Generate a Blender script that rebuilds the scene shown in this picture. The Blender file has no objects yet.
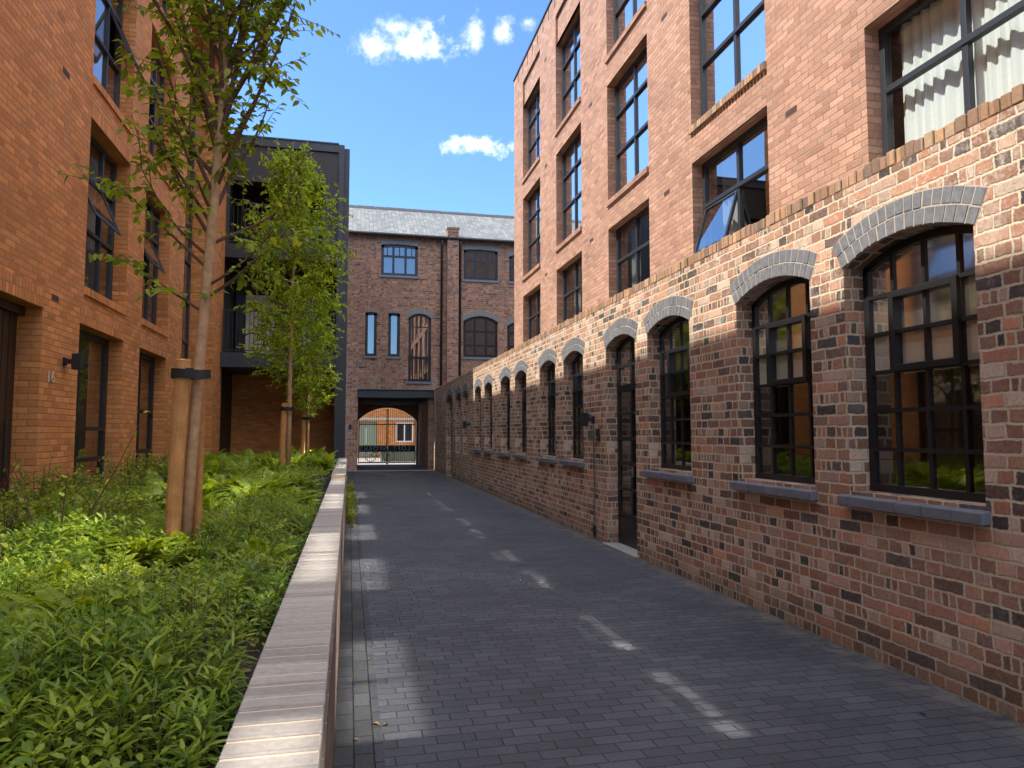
import bpy, bmesh, math, random
import numpy as np
from mathutils import Vector, Matrix
random.seed(7); RNG = np.random.default_rng(11)
scn = bpy.context.scene
COL = scn.collection
PI = math.pi

# ------------------------------------------------------------------ mesh helpers
class MB:
    def __init__(s): s.v = []; s.f = []; s.mi = []
    def add(s, vs, fs, mi=0):
        o = len(s.v); s.v.extend([tuple(p) for p in vs])
        for f in fs: s.f.append(tuple(i + o for i in f)); s.mi.append(mi)
    def quad(s, a, b, c, d, mi=0): s.add([a, b, c, d], [(0, 1, 2, 3)], mi)
    def hexa(s, p, mi=0):   # 8 corners: bottom loop 0-3, top loop 4-7
        s.add(p, [(3, 2, 1, 0), (4, 5, 6, 7), (0, 1, 5, 4), (1, 2, 6, 5), (2, 3, 7, 6), (3, 0, 4, 7)], mi)
    def box(s, x0, x1, y0, y1, z0, z1, mi=0):
        s.hexa([(x0,y0,z0),(x1,y0,z0),(x1,y1,z0),(x0,y1,z0),(x0,y0,z1),(x1,y0,z1),(x1,y1,z1),(x0,y1,z1)], mi)
    def mbox(s, m, u0, u1, v0, v1, d0, d1, mi=0):
        s.hexa([m(u0,v0,d0),m(u1,v0,d0),m(u1,v0,d1),m(u0,v0,d1),m(u0,v1,d0),m(u1,v1,d0),m(u1,v1,d1),m(u0,v1,d1)], mi)
    def tube(s, pts, rad, n=8, cap=True, mi=0):
        pts = [Vector(p) for p in pts]; k = len(pts)
        if not hasattr(rad, '__len__'): rad = [rad] * k
        rings = []; ref = None
        for i, p in enumerate(pts):
            t = (pts[min(i+1, k-1)] - pts[max(i-1, 0)])
            if t.length < 1e-9: t = Vector((0, 0, 1))
            t.normalize()
            if ref is None:
                ref = Vector((1, 0, 0)) if abs(t.x) < .8 else Vector((0, 1, 0))
            a = (ref - t * ref.dot(t)).normalized(); b = t.cross(a); ref = a
            rings.append([p + (a*math.cos(2*PI*j/n) + b*math.sin(2*PI*j/n)) * rad[i] for j in range(n)])
        fs = []
        for i in range(k-1):
            for j in range(n):
                fs.append((i*n+j, i*n+(j+1) % n, (i+1)*n+(j+1) % n, (i+1)*n+j))
        if cap:
            fs.append(tuple(range(n-1, -1, -1))); fs.append(tuple((k-1)*n+j for j in range(n)))
        s.add([p for r in rings for p in r], fs, mi)
    def lathe(s, c, prof, n=16, axis='z', mi=0):
        vs = []; fs = []
        for (r, h) in prof:
            for j in range(n):
                a = 2*PI*j/n; x, y = r*math.cos(a), r*math.sin(a)
                q = {'z': (x, y, h), 'y': (x, h, y), 'x': (h, x, y)}[axis]
                vs.append((c[0]+q[0], c[1]+q[1], c[2]+q[2]))
        k = len(prof)
        for i in range(k-1):
            for j in range(n): fs.append((i*n+j, i*n+(j+1) % n, (i+1)*n+(j+1) % n, (i+1)*n+j))
        fs.append(tuple(range(n-1, -1, -1))); fs.append(tuple((k-1)*n+j for j in range(n)))
        s.add(vs, fs, mi)
    def build(s, name, mat, parent=None, bevel=0, smooth=False, origin=None):
        me = bpy.data.meshes.new(name)
        vs = s.v
        if origin is not None: vs = [(a-origin[0], b-origin[1], c-origin[2]) for a, b, c in vs]
        me.from_pydata(vs, [], s.f)
        mats = mat if isinstance(mat, (list, tuple)) else [mat]
        for q in mats: me.materials.append(q)
        if len(mats) > 1: me.polygons.foreach_set('material_index', s.mi)
        if smooth: me.polygons.foreach_set('use_smooth', [True]*len(s.f))
        me.validate(); me.update()
        o = bpy.data.objects.new(name, me); COL.objects.link(o)
        if origin is not None: o.location = origin
        if bevel:
            md = o.modifiers.new('bevel', 'BEVEL'); md.width = bevel; md.segments = 2; md.limit_method = 'ANGLE'
        if parent is not None:
            o.parent = parent
            if origin is None and parent.type == 'EMPTY': o.location = -Vector(parent.location)
        return o

def tag(o, label=None, cat=None, group=None, kind=None):
    if label: o['label'] = label
    if cat: o['category'] = cat
    if group: o['group'] = group
    if kind: o['kind'] = kind
    return o
def empty(name, loc, label, cat, group=None):
    o = bpy.data.objects.new(name, None); COL.objects.link(o); o.location = loc; o.empty_display_size = .1
    return tag(o, label, cat, group)
def child(mb, name, mat, parent, **k): return mb.build(name, mat, parent, **k)
def structure(mb, name, mat): return tag(mb.build(name, mat), kind='structure')
def mX(X0, s): return lambda u, v, d: (X0 + s*d, u, v)
def mY(Y0, s=1): return lambda u, v, d: (u, Y0 + s*d, v)

def arc_v(o, u):          # height of an opening's head at u (segmental arch or flat)
    r = o.get('rise', 0)
    if r <= 0: return o['v1']
    w = (o['u1'] - o['u0']) / 2; c = (o['u0'] + o['u1']) / 2
    R = (w*w + r*r) / (2*r)
    x = min(w, abs(u - c))
    return o['v1'] + math.sqrt(max(0, R*R - x*x)) - (R - r)
def arc_us(o, n=12):
    if o.get('rise', 0) <= 0: return [o['u0'], o['u1']]
    return [o['u0'] + (o['u1']-o['u0'])*i/n for i in range(n+1)]

def wall_open(mb, m, u0, u1, v0, v1, ops, reveal=.2, mi=0):
    us = sorted({u0, u1, *[o['u0'] for o in ops], *[o['u1'] for o in ops]})
    vs = sorted({v0, v1, *[o['v0'] for o in ops], *[o['v1'] + o.get('rise', 0) for o in ops]})
    us = [u for u in us if u0 <= u <= u1]; vs = [v for v in vs if v0 <= v <= v1]
    for a, b in zip(us[:-1], us[1:]):
        for c, d in zip(vs[:-1], vs[1:]):
            mu, mv = (a+b)/2, (c+d)/2
            if any(o['u0'] < mu < o['u1'] and o['v0'] < mv < o['v1'] + o.get('rise', 0) for o in ops): continue
            mb.quad(m(a,c,0), m(b,c,0), m(b,d,0), m(a,d,0), mi)
    for o in ops:
        r = o.get('reveal', reveal); a, b = o['u0'], o['u1']
        U = arc_us(o)
        mb.quad(m(a,o['v0'],0), m(a,o['v1'],0), m(a,o['v1'],r), m(a,o['v0'],r), mi)
        mb.quad(m(b,o['v0'],0), m(b,o['v1'],0), m(b,o['v1'],r), m(b,o['v0'],r), mi)
        mb.quad(m(a,o['v0'],0), m(b,o['v0'],0), m(b,o['v0'],r), m(a,o['v0'],r), mi)
        for p, q in zip(U[:-1], U[1:]):
            vp, vq = arc_v(o, p), arc_v(o, q)
            mb.quad(m(p,vp,0), m(q,vq,0), m(q,vq,r), m(p,vp,r), mi)
            top = o['v1'] + o.get('rise', 0)
            if o.get('rise', 0) > 0 and top - min(vp, vq) > 1e-6:
                mb.quad(m(p,vp,0), m(q,vq,0), m(q,top,0), m(p,top,0), mi)

# ------------------------------------------------------------------ node helpers
class NT:
    def __init__(s, tree): s.t = tree; s.n = tree.nodes; s.l = tree.links
    def node(s, typ, **kw):
        n = s.n.new(typ)
        for k, v in kw.items(): setattr(n, k, v)
        return n
    def put(s, sock, val):
        if val is None: return
        if isinstance(val, bpy.types.NodeSocket): s.l.new(val, sock)
        else:
            try: sock.default_value = val
            except Exception: sock.default_value = (*val, 1.0) if hasattr(val, '__len__') else val
    def M(s, op, a, b=None, c=None, clamp=False):
        n = s.node('ShaderNodeMath', operation=op); n.use_clamp = clamp
        s.put(n.inputs[0], a); s.put(n.inputs[1], b); s.put(n.inputs[2], c)
        return n.outputs[0]
    def mix(s, f, a, b, typ='MIX'):
        n = s.node('ShaderNodeMix', data_type='RGBA', blend_type=typ)
        s.put(n.inputs[0], f)
        for i, q in ((6, a), (7, b)):
            if isinstance(q, bpy.types.NodeSocket): s.l.new(q, n.inputs[i])
            else: n.inputs[i].default_value = (*q[:3], 1.0)
        return n.outputs[2]
    def mixf(s, f, a, b):
        n = s.node('ShaderNodeMix', data_type='FLOAT')
        s.put(n.inputs[0], f); s.put(n.inputs[2], a); s.put(n.inputs[3], b)
        return n.outputs[0]
    def vec(s, x, y, z=0.0):
        n = s.node('ShaderNodeCombineXYZ')
        for i, q in enumerate((x, y, z)): s.put(n.inputs[i], q)
        return n.outputs[0]
    def sep(s, v):
        n = s.node('ShaderNodeSeparateXYZ'); s.put(n.inputs[0], v); return n.outputs
    def noise(s, v, scale, detail=3, rough=.55, out='Fac'):
        n = s.node('ShaderNodeTexNoise'); n.inputs['Scale'].default_value = scale
        n.inputs['Detail'].default_value = detail; n.inputs['Roughness'].default_value = rough
        if v is not None: s.l.new(v, n.inputs['Vector'])
        return n.outputs[out]
    def white(s, v):
        n = s.node('ShaderNodeTexWhiteNoise', noise_dimensions='3D'); s.l.new(v, n.inputs['Vector']); return n.outputs
    def ramp(s, f, stops, interp='LINEAR'):
        n = s.node('ShaderNodeValToRGB'); cr = n.color_ramp; cr.interpolation = interp
        while len(cr.elements) < len(stops): cr.elements.new(.5)
        for e, (p, c) in zip(cr.elements, stops): e.position = p; e.color = (*c[:3], 1)
        s.l.new(f, n.inputs[0]); return n.outputs[0]
    def step(s, x, a, b):
        n = s.node('ShaderNodeMapRange', interpolation_type='SMOOTHSTEP')
        s.put(n.inputs[0], x); n.inputs[1].default_value = a; n.inputs[2].default_value = b
        return n.outputs[0]

def new_mat(name):
    m = bpy.data.materials.new(name); m.use_nodes = True
    t = NT(m.node_tree); b = m.node_tree.nodes['Principled BSDF']
    return m, t, b
def simple(name, col, rough=.6, metal=0, spec=.5, var=0, scale=20, bump=0, bscale=60):
    m, t, b = new_mat(name)
    b.inputs['Base Color'].default_value = (*col, 1); b.inputs['Roughness'].default_value = rough
    b.inputs['Metallic'].default_value = metal; b.inputs['Specular IOR Level'].default_value = spec
    pos = t.node('ShaderNodeNewGeometry').outputs['Position']
    if var:
        nz = t.noise(pos, scale, 4)
        f = t.M('MULTIPLY_ADD', nz, 2*var, 1-var)
        c = t.mix(1.0, col, t.vec(f, f, f), 'MULTIPLY'); t.l.new(c, b.inputs['Base Color'])
        t.l.new(t.M('ADD', t.M('MULTIPLY', nz, .25), rough-.12), b.inputs['Roughness'])
    if bump:
        bp = t.node('ShaderNodeBump'); bp.inputs['Strength'].default_value = bump; bp.inputs['Distance'].default_value = .004
        t.l.new(t.noise(pos, bscale, 4), bp.inputs['Height']); t.l.new(bp.outputs[0], b.inputs['Normal'])
    return m

def brick_mat(name, L, c, mortar, palette, mcol, bond=.5, header_rows=0, split=0.0, plane='wall', warp=.004, rough=.85,
              mott=.35, bumpd=.006, weather=None, rowvar=0.0, voff=0.0, vary=.25, spec=.3, ragged=0.0, speck=0.0):
    m, t, b = new_mat(name)
    g = t.node('ShaderNodeNewGeometry'); pos = g.outputs['Position']; P = t.sep(pos)
    N = t.sep(g.outputs['True Normal'])
    if plane == 'wall':
        ax = t.M('GREATER_THAN', t.M('ABSOLUTE', N[0]), .6)
        az = t.M('GREATER_THAN', t.M('ABSOLUTE', N[2]), .8)
        u = t.mixf(ax, P[0], P[1]); v = P[2]
        u = t.mixf(az, u, P[1]); v = t.mixf(az, v, P[0])
    elif plane in ('XY', 'YXc'): u, v = P[0], P[1]
    else: u, v = P[1], P[0]
    if warp:
        w1 = t.noise(pos, 9, 2); w2 = t.noise(t.vec(P[2], P[0], P[1]), 11, 2)
        u = t.M('MULTIPLY_ADD', t.M('SUBTRACT', w1, .5), warp*4, u)
        v = t.M('MULTIPLY_ADD', t.M('SUBTRACT', w2, .5), warp*3, v)
    vv = t.M('DIVIDE', t.M('ADD', v, voff), c); row = t.M('FLOOR', vv); fv = t.M('FRACT', vv)
    Lr = L
    if header_rows:
        h = t.M('LESS_THAN', t.M('MODULO', t.M('ABSOLUTE', row), float(header_rows)), .5)
        Lr = t.M('MULTIPLY', L, t.M('MULTIPLY_ADD', h, -.5, 1.0))
    rnd_row = t.white(t.vec(row, 3.3, 1.7))[0]
    off = t.M('ADD', t.M('MULTIPLY', row, bond), t.M('MULTIPLY', rnd_row, rowvar))
    uu = t.M('ADD', t.M('DIVIDE', u, Lr), off); col = t.M('FLOOR', uu); fu = t.M('FRACT', uu)
    w = t.white(t.vec(col, row, .5))
    Lx = Lr; sub = 0.0
    if split:
        sp = t.M('LESS_THAN', w[0], split)
        f2 = t.M('MULTIPLY', fu, t.M('ADD', sp, 1.0)); sub = t.M('FLOOR', f2); fu = t.M('FRACT', f2)
        Lx = t.M('DIVIDE', Lr, t.M('ADD', sp, 1.0))
    du = t.M('MULTIPLY', t.M('MINIMUM', fu, t.M('SUBTRACT', 1.0, fu)), Lx)
    dv = t.M('MULTIPLY', t.M('MINIMUM', fv, t.M('SUBTRACT', 1.0, fv)), c)
    d = t.M('MINIMUM', du, dv)
    fine = t.noise(pos, 120, 3)
    d = t.M('MULTIPLY_ADD', t.M('SUBTRACT', fine, .5), mortar*.7, d)
    if ragged: d = t.M('MULTIPLY_ADD', t.M('SUBTRACT', t.noise(pos, 48, 4, .7), .5), mortar*ragged, d)
    mask = t.step(d, mortar*.32, mortar*.75)
    wid = t.white(t.vec(col, row, t.M('ADD', t.M('MULTIPLY', sub, 7.0), 2.5)) if split else t.vec(col, row, 2.5))
    colr = t.ramp(wid[0], palette)
    ws = t.sep(wid[1])
    val = t.M('MULTIPLY_ADD', ws[1], 2*vary, 1-vary)
    mot = t.noise(pos, 38, 5, .65)
    val = t.M('MULTIPLY', val, t.M('MULTIPLY_ADD', mot, 2*mott, 1-mott))
    big = t.noise(pos, 1.1, 3)
    val = t.M('MULTIPLY', val, t.M('MULTIPLY_ADD', big, .5, .75))
    colr = t.mix(1.0, colr, t.vec(val, val, val), 'MULTIPLY')
    if speck:      # lime flecks and pitting on old faces
        sn = t.noise(pos, 85, 4, .75); colr = t.mix(t.M('MULTIPLY', t.step(sn, .60, .68), speck), colr, (.55,.46,.38)); colr = t.mix(t.M('MULTIPLY', t.step(t.noise(t.vec(P[1], P[2], P[0]), 60, 4, .75), .60, .68), speck), colr, (.06,.045,.04))
    mc = t.mix(t.noise(pos, 6, 3), mcol, [x*.68 for x in mcol])
    colr = t.mix(mask, mc, colr)
    if weather:
        colr = weather(t, pos, P, colr, ws[2])
    t.l.new(colr, b.inputs['Base Color'])
    b.inputs['Roughness'].default_value = rough; b.inputs['Specular IOR Level'].default_value = spec
    bp = t.node('ShaderNodeBump'); bp.inputs['Strength'].default_value = 1; bp.inputs['Distance'].default_value = bumpd
    tilt = t.M('MULTIPLY', t.M('MULTIPLY', t.M('SUBTRACT', fu, .5), t.M('SUBTRACT', ws[0], .5)), .5)
    hgt = t.M('ADD', t.M('MULTIPLY', mask, t.M('MULTIPLY_ADD', ws[1], .4, .7)), t.M('ADD', t.M('MULTIPLY', mot, .45), tilt))
    t.l.new(hgt, bp.inputs['Height']); t.l.new(bp.outputs[0], b.inputs['Normal'])
    return m

def glass_mat(name, f0=.1, tint=(.75, .8, .8), wav=.25, gcol=(1.0, .98, .95), rough=.1, haze=.12):
    m, t, b = new_mat(name); t.n.remove(b)
    out = t.n['Material Output']
    lw = t.node('ShaderNodeLayerWeight'); lw.inputs['Blend'].default_value = .5
    fr = t.M('MULTIPLY_ADD', t.M('POWER', lw.outputs['Facing'], 5.0), 1-f0, f0)
    gl = t.node('ShaderNodeBsdfGlossy'); gl.inputs['Roughness'].default_value = rough; gl.inputs['Color'].default_value = (*gcol, 1)
    tr = t.node('ShaderNodeBsdfTransparent'); tr.inputs['Color'].default_value = (*tint, 1)
    mx = t.node('ShaderNodeMixShader')
    t.l.new(fr, mx.inputs[0]); t.l.new(tr.outputs[0], mx.inputs[1]); t.l.new(gl.outputs[0], mx.inputs[2])
    pos = t.node('ShaderNodeNewGeometry').outputs['Position']
    bp = t.node('ShaderNodeBump'); bp.inputs['Strength'].default_value = wav; bp.inputs['Distance'].default_value = .002
    t.l.new(t.noise(pos, 1.5, 1), bp.inputs['Height']); t.l.new(bp.outputs[0], gl.inputs['Normal'])
    gh = t.node('ShaderNodeBsdfGlossy'); gh.inputs['Roughness'].default_value = .22; gh.inputs['Color'].default_value = (*gcol, 1)   # wide second lobe, added to help path guiding find the reflected sun
    gm = t.node('ShaderNodeMixShader'); gm.inputs[0].default_value = haze
    t.l.new(gl.outputs[0], gm.inputs[1]); t.l.new(gh.outputs[0], gm.inputs[2]); t.l.new(gm.outputs[0], mx.inputs[2])
    t.l.new(mx.outputs[0], out.inputs[0])
    return m
def leaf_mat(name, stops, trans=.35, rough=.5, patch=0):
    m, t, b = new_mat(name); out = t.n['Material Output']
    g = t.node('ShaderNodeNewGeometry')
    c = t.ramp(g.outputs['Random Per Island'], stops)
    nz = t.noise(g.outputs['Position'], 2.2, 3); f = t.M('MULTIPLY_ADD', nz, 1.1, .45)
    c = t.mix(1.0, c, t.vec(f, f, f), 'MULTIPLY')
    if patch:      # other species running through the cover
        pn = t.noise(g.outputs['Position'], 1.3, 4, .6); c = t.mix(t.step(pn, .50, .62), c, t.mix(g.outputs['Random Per Island'], (.19,.28,.03), (.34,.40,.04))); c = t.mix(t.step(pn, .42, .32), c, t.mix(g.outputs['Random Per Island'], (.05,.11,.02), (.10,.19,.035)))
    t.l.new(c, b.inputs['Base Color']); b.inputs['Roughness'].default_value = rough; b.inputs['Specular IOR Level'].default_value = .35
    tl = t.node('ShaderNodeBsdfTranslucent'); t.l.new(t.mix(1.0, c, (1.5, 1.35, .6), 'MULTIPLY'), tl.inputs['Color'])
    mx = t.node('ShaderNodeMixShader'); mx.inputs[0].default_value = trans
    t.l.new(b.outputs[0], mx.inputs[1]); t.l.new(tl.outputs[0], mx.inputs[2]); t.l.new(mx.outputs[0], out.inputs[0])
    return m
#@@MATERIALS
# ------------------------------------------------------------------ materials
def w_old(t, pos, P, c, r):       # lime bloom near the wall head, darker brown towards its foot
    n = t.noise(pos, 2.2, 5, .7); n2 = t.noise(pos, 26, 4, .7)
    hi = t.step(P[2], 2.4, 3.1)
    f = t.M('MULTIPLY', t.step(t.M('ADD', t.M('MULTIPLY', n, .6), t.M('MULTIPLY', n2, .5)), .52, .72), t.M('MULTIPLY_ADD', hi, .62, .22))
    c = t.mix(f, c, (.60, .50, .40))
    lo = t.M('MULTIPLY', t.step(P[2], .35, .0), .45)
    return t.mix(lo, c, (.12, .085, .05))
def w_new(t, pos, P, c, r):
    st = t.noise(t.vec(t.M('MULTIPLY', P[0], 2.2), t.M('MULTIPLY', P[1], 2.2), t.M('MULTIPLY', P[2], .35)), 1.2, 4, .65)
    return t.mix(t.M('MULTIPLY', t.step(st, .52, .74), .3), c, (.50, .33, .22))
def w_back(t, pos, P, c, r):
    n = t.noise(pos, .9, 5, .7)
    lo = t.step(P[2], 5.4, 3.4)
    return t.mix(t.M('MULTIPLY', t.M('MULTIPLY', t.step(n, .45, .65), lo), .5), c, (.42, .34, .29))
def w_coping(t, pos, P, c, r):
    return t.mix(t.M('MULTIPLY', t.step(t.noise(pos, 14, 5, .7), .5, .7), .6), c, (.23, .22, .10))

OLD = [(0, (.06,.052,.052)), (.10, (.105,.078,.068)), (.18, (.22,.12,.08)), (.36, (.32,.17,.105)), (.54, (.40,.21,.13)), (.70, (.47,.31,.22)), (.80, (.50,.38,.29)), (.86, (.30,.145,.10)), (1, (.49,.22,.12))]
B_old = brick_mat('old_brick', .236, .0855, .0155, OLD, (.72,.59,.41), bond=.5, header_rows=3, split=.38, rowvar=.35, warp=.007, weather=w_old, bumpd=.009, mott=.5, vary=.32, ragged=1.5, speck=.75)
COPE = [(0, (.16,.11,.09)), (.3, (.34,.19,.11)), (.55, (.42,.24,.13)), (.8, (.30,.17,.12)), (1, (.45,.32,.2))]
B_cope = brick_mat('coping_brick', .09, 5, .001, COPE, (.45,.36,.26), bond=0, warp=.0, weather=w_coping, mott=.45)
NEW = [(0, (.33,.17,.11)), (.3, (.41,.225,.15)), (.7, (.46,.26,.175)), (1, (.37,.195,.13))]
B_new = brick_mat('facing_brick', .225, .075, .011, NEW, (.40,.27,.19), bond=.5, warp=.002, weather=w_new, bumpd=.014, vary=.16, mott=.32, rowvar=.08, ragged=.6, speck=.12)
NEWL = [(0, (.53,.195,.055)), (.3, (.62,.24,.072)), (.7, (.66,.275,.09)), (1, (.57,.21,.062))]
B_left = brick_mat('orange_brick', .225, .075, .011, NEWL, (.52,.27,.12), bond=.5, warp=.002, weather=w_new, bumpd=.013, vary=.18, mott=.32, rowvar=.08, ragged=.6, speck=.12)
SOL = brick_mat('soldier_brick', .075, .225, .011, NEWL, (.44,.24,.12), bond=0, warp=.002, bumpd=.008, vary=.16, mott=.2)
BACK = [(0, (.10,.07,.06)), (.15, (.21,.11,.08)), (.5, (.32,.15,.10)), (.8, (.38,.19,.12)), (1, (.28,.13,.09))]
B_back = brick_mat('warehouse_brick', .236, .0855, .013, BACK, (.40,.31,.23), bond=.5, header_rows=2, split=.3, rowvar=.3, weather=w_back, bumpd=.008, vary=.32, ragged=1.0, speck=.4)
BLUE = [(0, (.10,.105,.125)), (.5, (.15,.155,.175)), (1, (.21,.21,.225))]
PLANT = [(0, (.13,.10,.095)), (.4, (.20,.15,.135)), (.7, (.16,.125,.12)), (1, (.25,.18,.15))]
B_blue = simple('blue_brick', (.155,.158,.166), .6, var=.45, scale=24, bump=.5)
B_mortar = simple('lime_mortar', (.42,.36,.28), .95, var=.2, bump=.4)
B_sill = simple('slate_sill', (.15,.16,.185), .55, var=.35, scale=9, bump=.25)
B_planter = brick_mat('planter_brick', .225, .075, .011, PLANT, (.40,.29,.18), bond=.5, warp=.003, bumpd=.006)
B_pcope = brick_mat('planter_coping_brick', .5, .096, .001, [(0,(.29,.275,.25)),(.5,(.34,.32,.29)),(1,(.39,.36,.32))], (.3,.28,.26), bond=0, plane='YXc', warp=0, bumpd=.006, vary=.1, mott=.35, speck=.2)
def w_pave(t, pos, P, c, r):
    n = t.noise(pos, .7, 5, .65); n2 = t.noise(pos, 150, 3, .7)
    f = t.M('MULTIPLY_ADD', n, 1.3, .35); c = t.mix(1.0, c, t.vec(f, f, f), 'MULTIPLY')
    c = t.mix(t.M('MULTIPLY', t.step(n2, .60, .72), .35), c, (.16,.155,.15))
    e = t.M('MULTIPLY', t.step(P[0], 3.18, 3.56), t.step(t.noise(pos, 5, 4, .7), .38, .62))      # grit along the old wall
    c = t.mix(t.M('MULTIPLY', e, .55), c, (.20,.17,.135))
    m = t.M('MULTIPLY', t.step(P[0], .32, -.02), t.step(t.noise(pos, 7, 4, .7), .45, .65))       # moss by the planter
    return t.mix(t.M('MULTIPLY', m, .5), c, (.07,.075,.03))
PAVE = [(0, (.047,.051,.061)), (.5, (.058,.062,.073)), (1, (.071,.075,.086))]
B_pave = brick_mat('block_paving', .2, .095, .0055, PAVE, (.026,.026,.028), bond=.5, plane='XY', warp=.002, bumpd=.006, vary=.08, mott=.4, rowvar=.35, ragged=.9, weather=w_pave, rough=.72, spec=.4)
B_edge = brick_mat('block_edging', .21, .0975, .006, PAVE, (.015,.015,.015), bond=.5, plane='YX', warp=.002, bumpd=.006, vary=.08, mott=.4, ragged=.9, weather=w_pave, rough=.88, voff=.0525, spec=.25)
steel = simple('black_steel', (.012,.013,.015), .42, spec=.5)
alu = simple('grey_aluminium', (.028,.031,.036), .4)
clad = simple('dark_cladding', (.030,.026,.026), .55, var=.15, scale=4)
bluegrey = simple('blue_grey_steel', (.036,.044,.058), .5, var=.12, scale=3)
darkroom = simple('dark_room', (.09,.085,.075), .9)
oakdoor = simple('dark_oak', (.035,.018,.010), .5, var=.4, scale=15)
curtain = simple('curtain_cloth', (.70,.70,.66), .9)
blind = simple('roller_blind', (.80,.77,.70), .9)
palepanel = simple('pale_door_panel', (.72,.63,.52), .7)
slate = brick_mat('roof_slate', .3, .18, .006, [(0, (.13,.138,.14)), (.5, (.16,.168,.165)), (1, (.195,.197,.19))], (.08,.085,.085), bond=.5, warp=.002, bumpd=.01, vary=.1)
timber = simple('stake_timber', (.45,.22,.075), .85, var=.5, scale=14, bump=.7)
rubber = simple('black_rubber', (.012,.012,.012), .7)
soil = simple('soil', (.035,.024,.016), 1.0, var=.5, scale=60, bump=1, bscale=40)
white = simple('white_paint', (.85,.85,.82), .6)
conc = simple('concrete', (.32,.31,.29), .9, var=.2, scale=8, bump=.2)
earth = simple('earth', (.12,.115,.10), .95, var=.2, scale=3)
G_low = glass_mat('window_glass', .2, (.8,.84,.82), .2, rough=.02, haze=.0)
G_top = glass_mat('top_light_glass', .82, (.8,.84,.82), .06, rough=.055, haze=.07)
G_tow = glass_mat('double_glazing', .90, (.6,.66,.66), .05, rough=.045, haze=.07)
navy = simple('navy_frame', (.012,.02,.035), .4)
G_fac = glass_mat('far_glazing', .3, (.5,.6,.65), rough=0, haze=0)
G_lowt = glass_mat('lower_glazing', .42, (.7,.75,.75), rough=0, haze=0)
G_side = glass_mat('side_glazing', .35, (.7,.76,.78), rough=0, haze=0)
G_plain = glass_mat('plain_glazing', .09, (.85,.9,.9), rough=0, haze=0)

# ------------------------------------------------------------------ camera, sky and sun
ZC = 1.57; F = 710.0; VX, VY = 349.5, 433.5
av = np.array([VX-512, -(VY-384), -F]); av /= np.linalg.norm(av)
uv_ = np.array([0, F, -(VY-384)]); uv_ /= np.linalg.norm(uv_); uv_ -= av*(uv_ @ av); uv_ /= np.linalg.norm(uv_)
rv = np.cross(av, uv_)
cam = bpy.data.cameras.new('camera'); co = bpy.data.objects.new('camera', cam); COL.objects.link(co)
cam.sensor_width = 36; cam.lens = F/1024*36; cam.clip_end = 2000; cam.clip_start = .05
Rm = np.stack([rv, av, uv_])
co.matrix_world = Matrix([[*Rm[i], [0, 0, ZC][i]] for i in range(3)] + [[0, 0, 0, 1]])
scn.camera = co
EL, AZ = math.radians(54), math.radians(1.0)       # the sun stands over the left roofs
sdir = Vector((-math.cos(EL)*math.cos(AZ), math.cos(EL)*math.sin(AZ), math.sin(EL)))
sl = bpy.data.lights.new('sun', 'SUN'); sl.energy = 2.85; sl.angle = math.radians(.5); sl.color = (1, .95, .87)
so = bpy.data.objects.new('sun', sl); COL.objects.link(so); so.rotation_euler = (-sdir).to_track_quat('-Z', 'Y').to_euler()
so.location = sdir*60
world = bpy.data.worlds.new('World'); scn.world = world; world.use_nodes = True
wt = NT(world.node_tree); bg = world.node_tree.nodes['Background']
sky = wt.node('ShaderNodeTexSky', sky_type='NISHITA'); sky.sun_disc = False
sky.sun_elevation = EL; sky.sun_rotation = math.atan2(sdir.x, sdir.y); sky.ozone_density = 3.0; sky.air_density = 1.0; sky.dust_density = .4
tc = wt.node('ShaderNodeTexCoord').outputs['Generated']
def pixdir(x, y): return Vector(Rm @ np.array([x-512, -(y-384), -F])).normalized()
def cloud_at(x, y, a, b, soft=.5, seed=0.0, bottom=.0):
    f = pixdir(x, y); r = f.cross(Vector((0, 0, 1))).normalized(); up = r.cross(f)
    def dot(v):
        n = wt.node('ShaderNodeVectorMath', operation='DOT_PRODUCT'); wt.l.new(tc, n.inputs[0]); n.inputs[1].default_value = v; return n.outputs['Value']
    df = wt.M('MAXIMUM', dot(f), .05)
    px = wt.M('DIVIDE', wt.M('DIVIDE', dot(r), df), a/F); py = wt.M('DIVIDE', wt.M('DIVIDE', dot(up), df), b/F)
    rr = wt.M('SQRT', wt.M('ADD', wt.M('MULTIPLY', px, px), wt.M('MULTIPLY', py, py)))
    nz = wt.noise(tc, 14 + seed, 9, .66)
    n2 = wt.noise(tc, 46 + seed*2, 8, .7)
    q = wt.M('ADD', wt.M('ADD', wt.M('SUBTRACT', .9, rr), wt.M('MULTIPLY', wt.M('SUBTRACT', nz, .5), 3.4)), wt.M('MULTIPLY', wt.M('SUBTRACT', n2, .5), 2.0))
    ok = wt.M('GREATER_THAN', dot(f), .1)
    return wt.M('MULTIPLY', wt.step(q, -.2, -.2+soft*1.9), ok)
cl = None
for args in [(418, 44, 42, 17, 1.0, 6), (475, 33, 10, 15, 1.3, 9), (502, 30, 9, 10, 1.4, 11), (528, 22, 8, 6, 1.8, 14), (482, 144, 34, 10, .9, 7), (376, 48, 18, 13, 1.3, 10), (398, 26, 22, 8, 1.5, 12)]:
    c_ = cloud_at(*args); cl = c_ if cl is None else wt.M('MAXIMUM', cl, c_)
gz = wt.sep(tc)
nzc = wt.noise(tc, 2.6, 7, .6)      # unseen cloud overhead and behind added as neutral fill; clear over the alley's end
fill_cloud = wt.M('MULTIPLY', wt.step(nzc, .40, .56), wt.M('MAXIMUM', wt.step(gz[2], .62, .80), wt.M('MULTIPLY', wt.step(gz[1], .0, -.45), wt.step(gz[2], .25, .5))))
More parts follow.
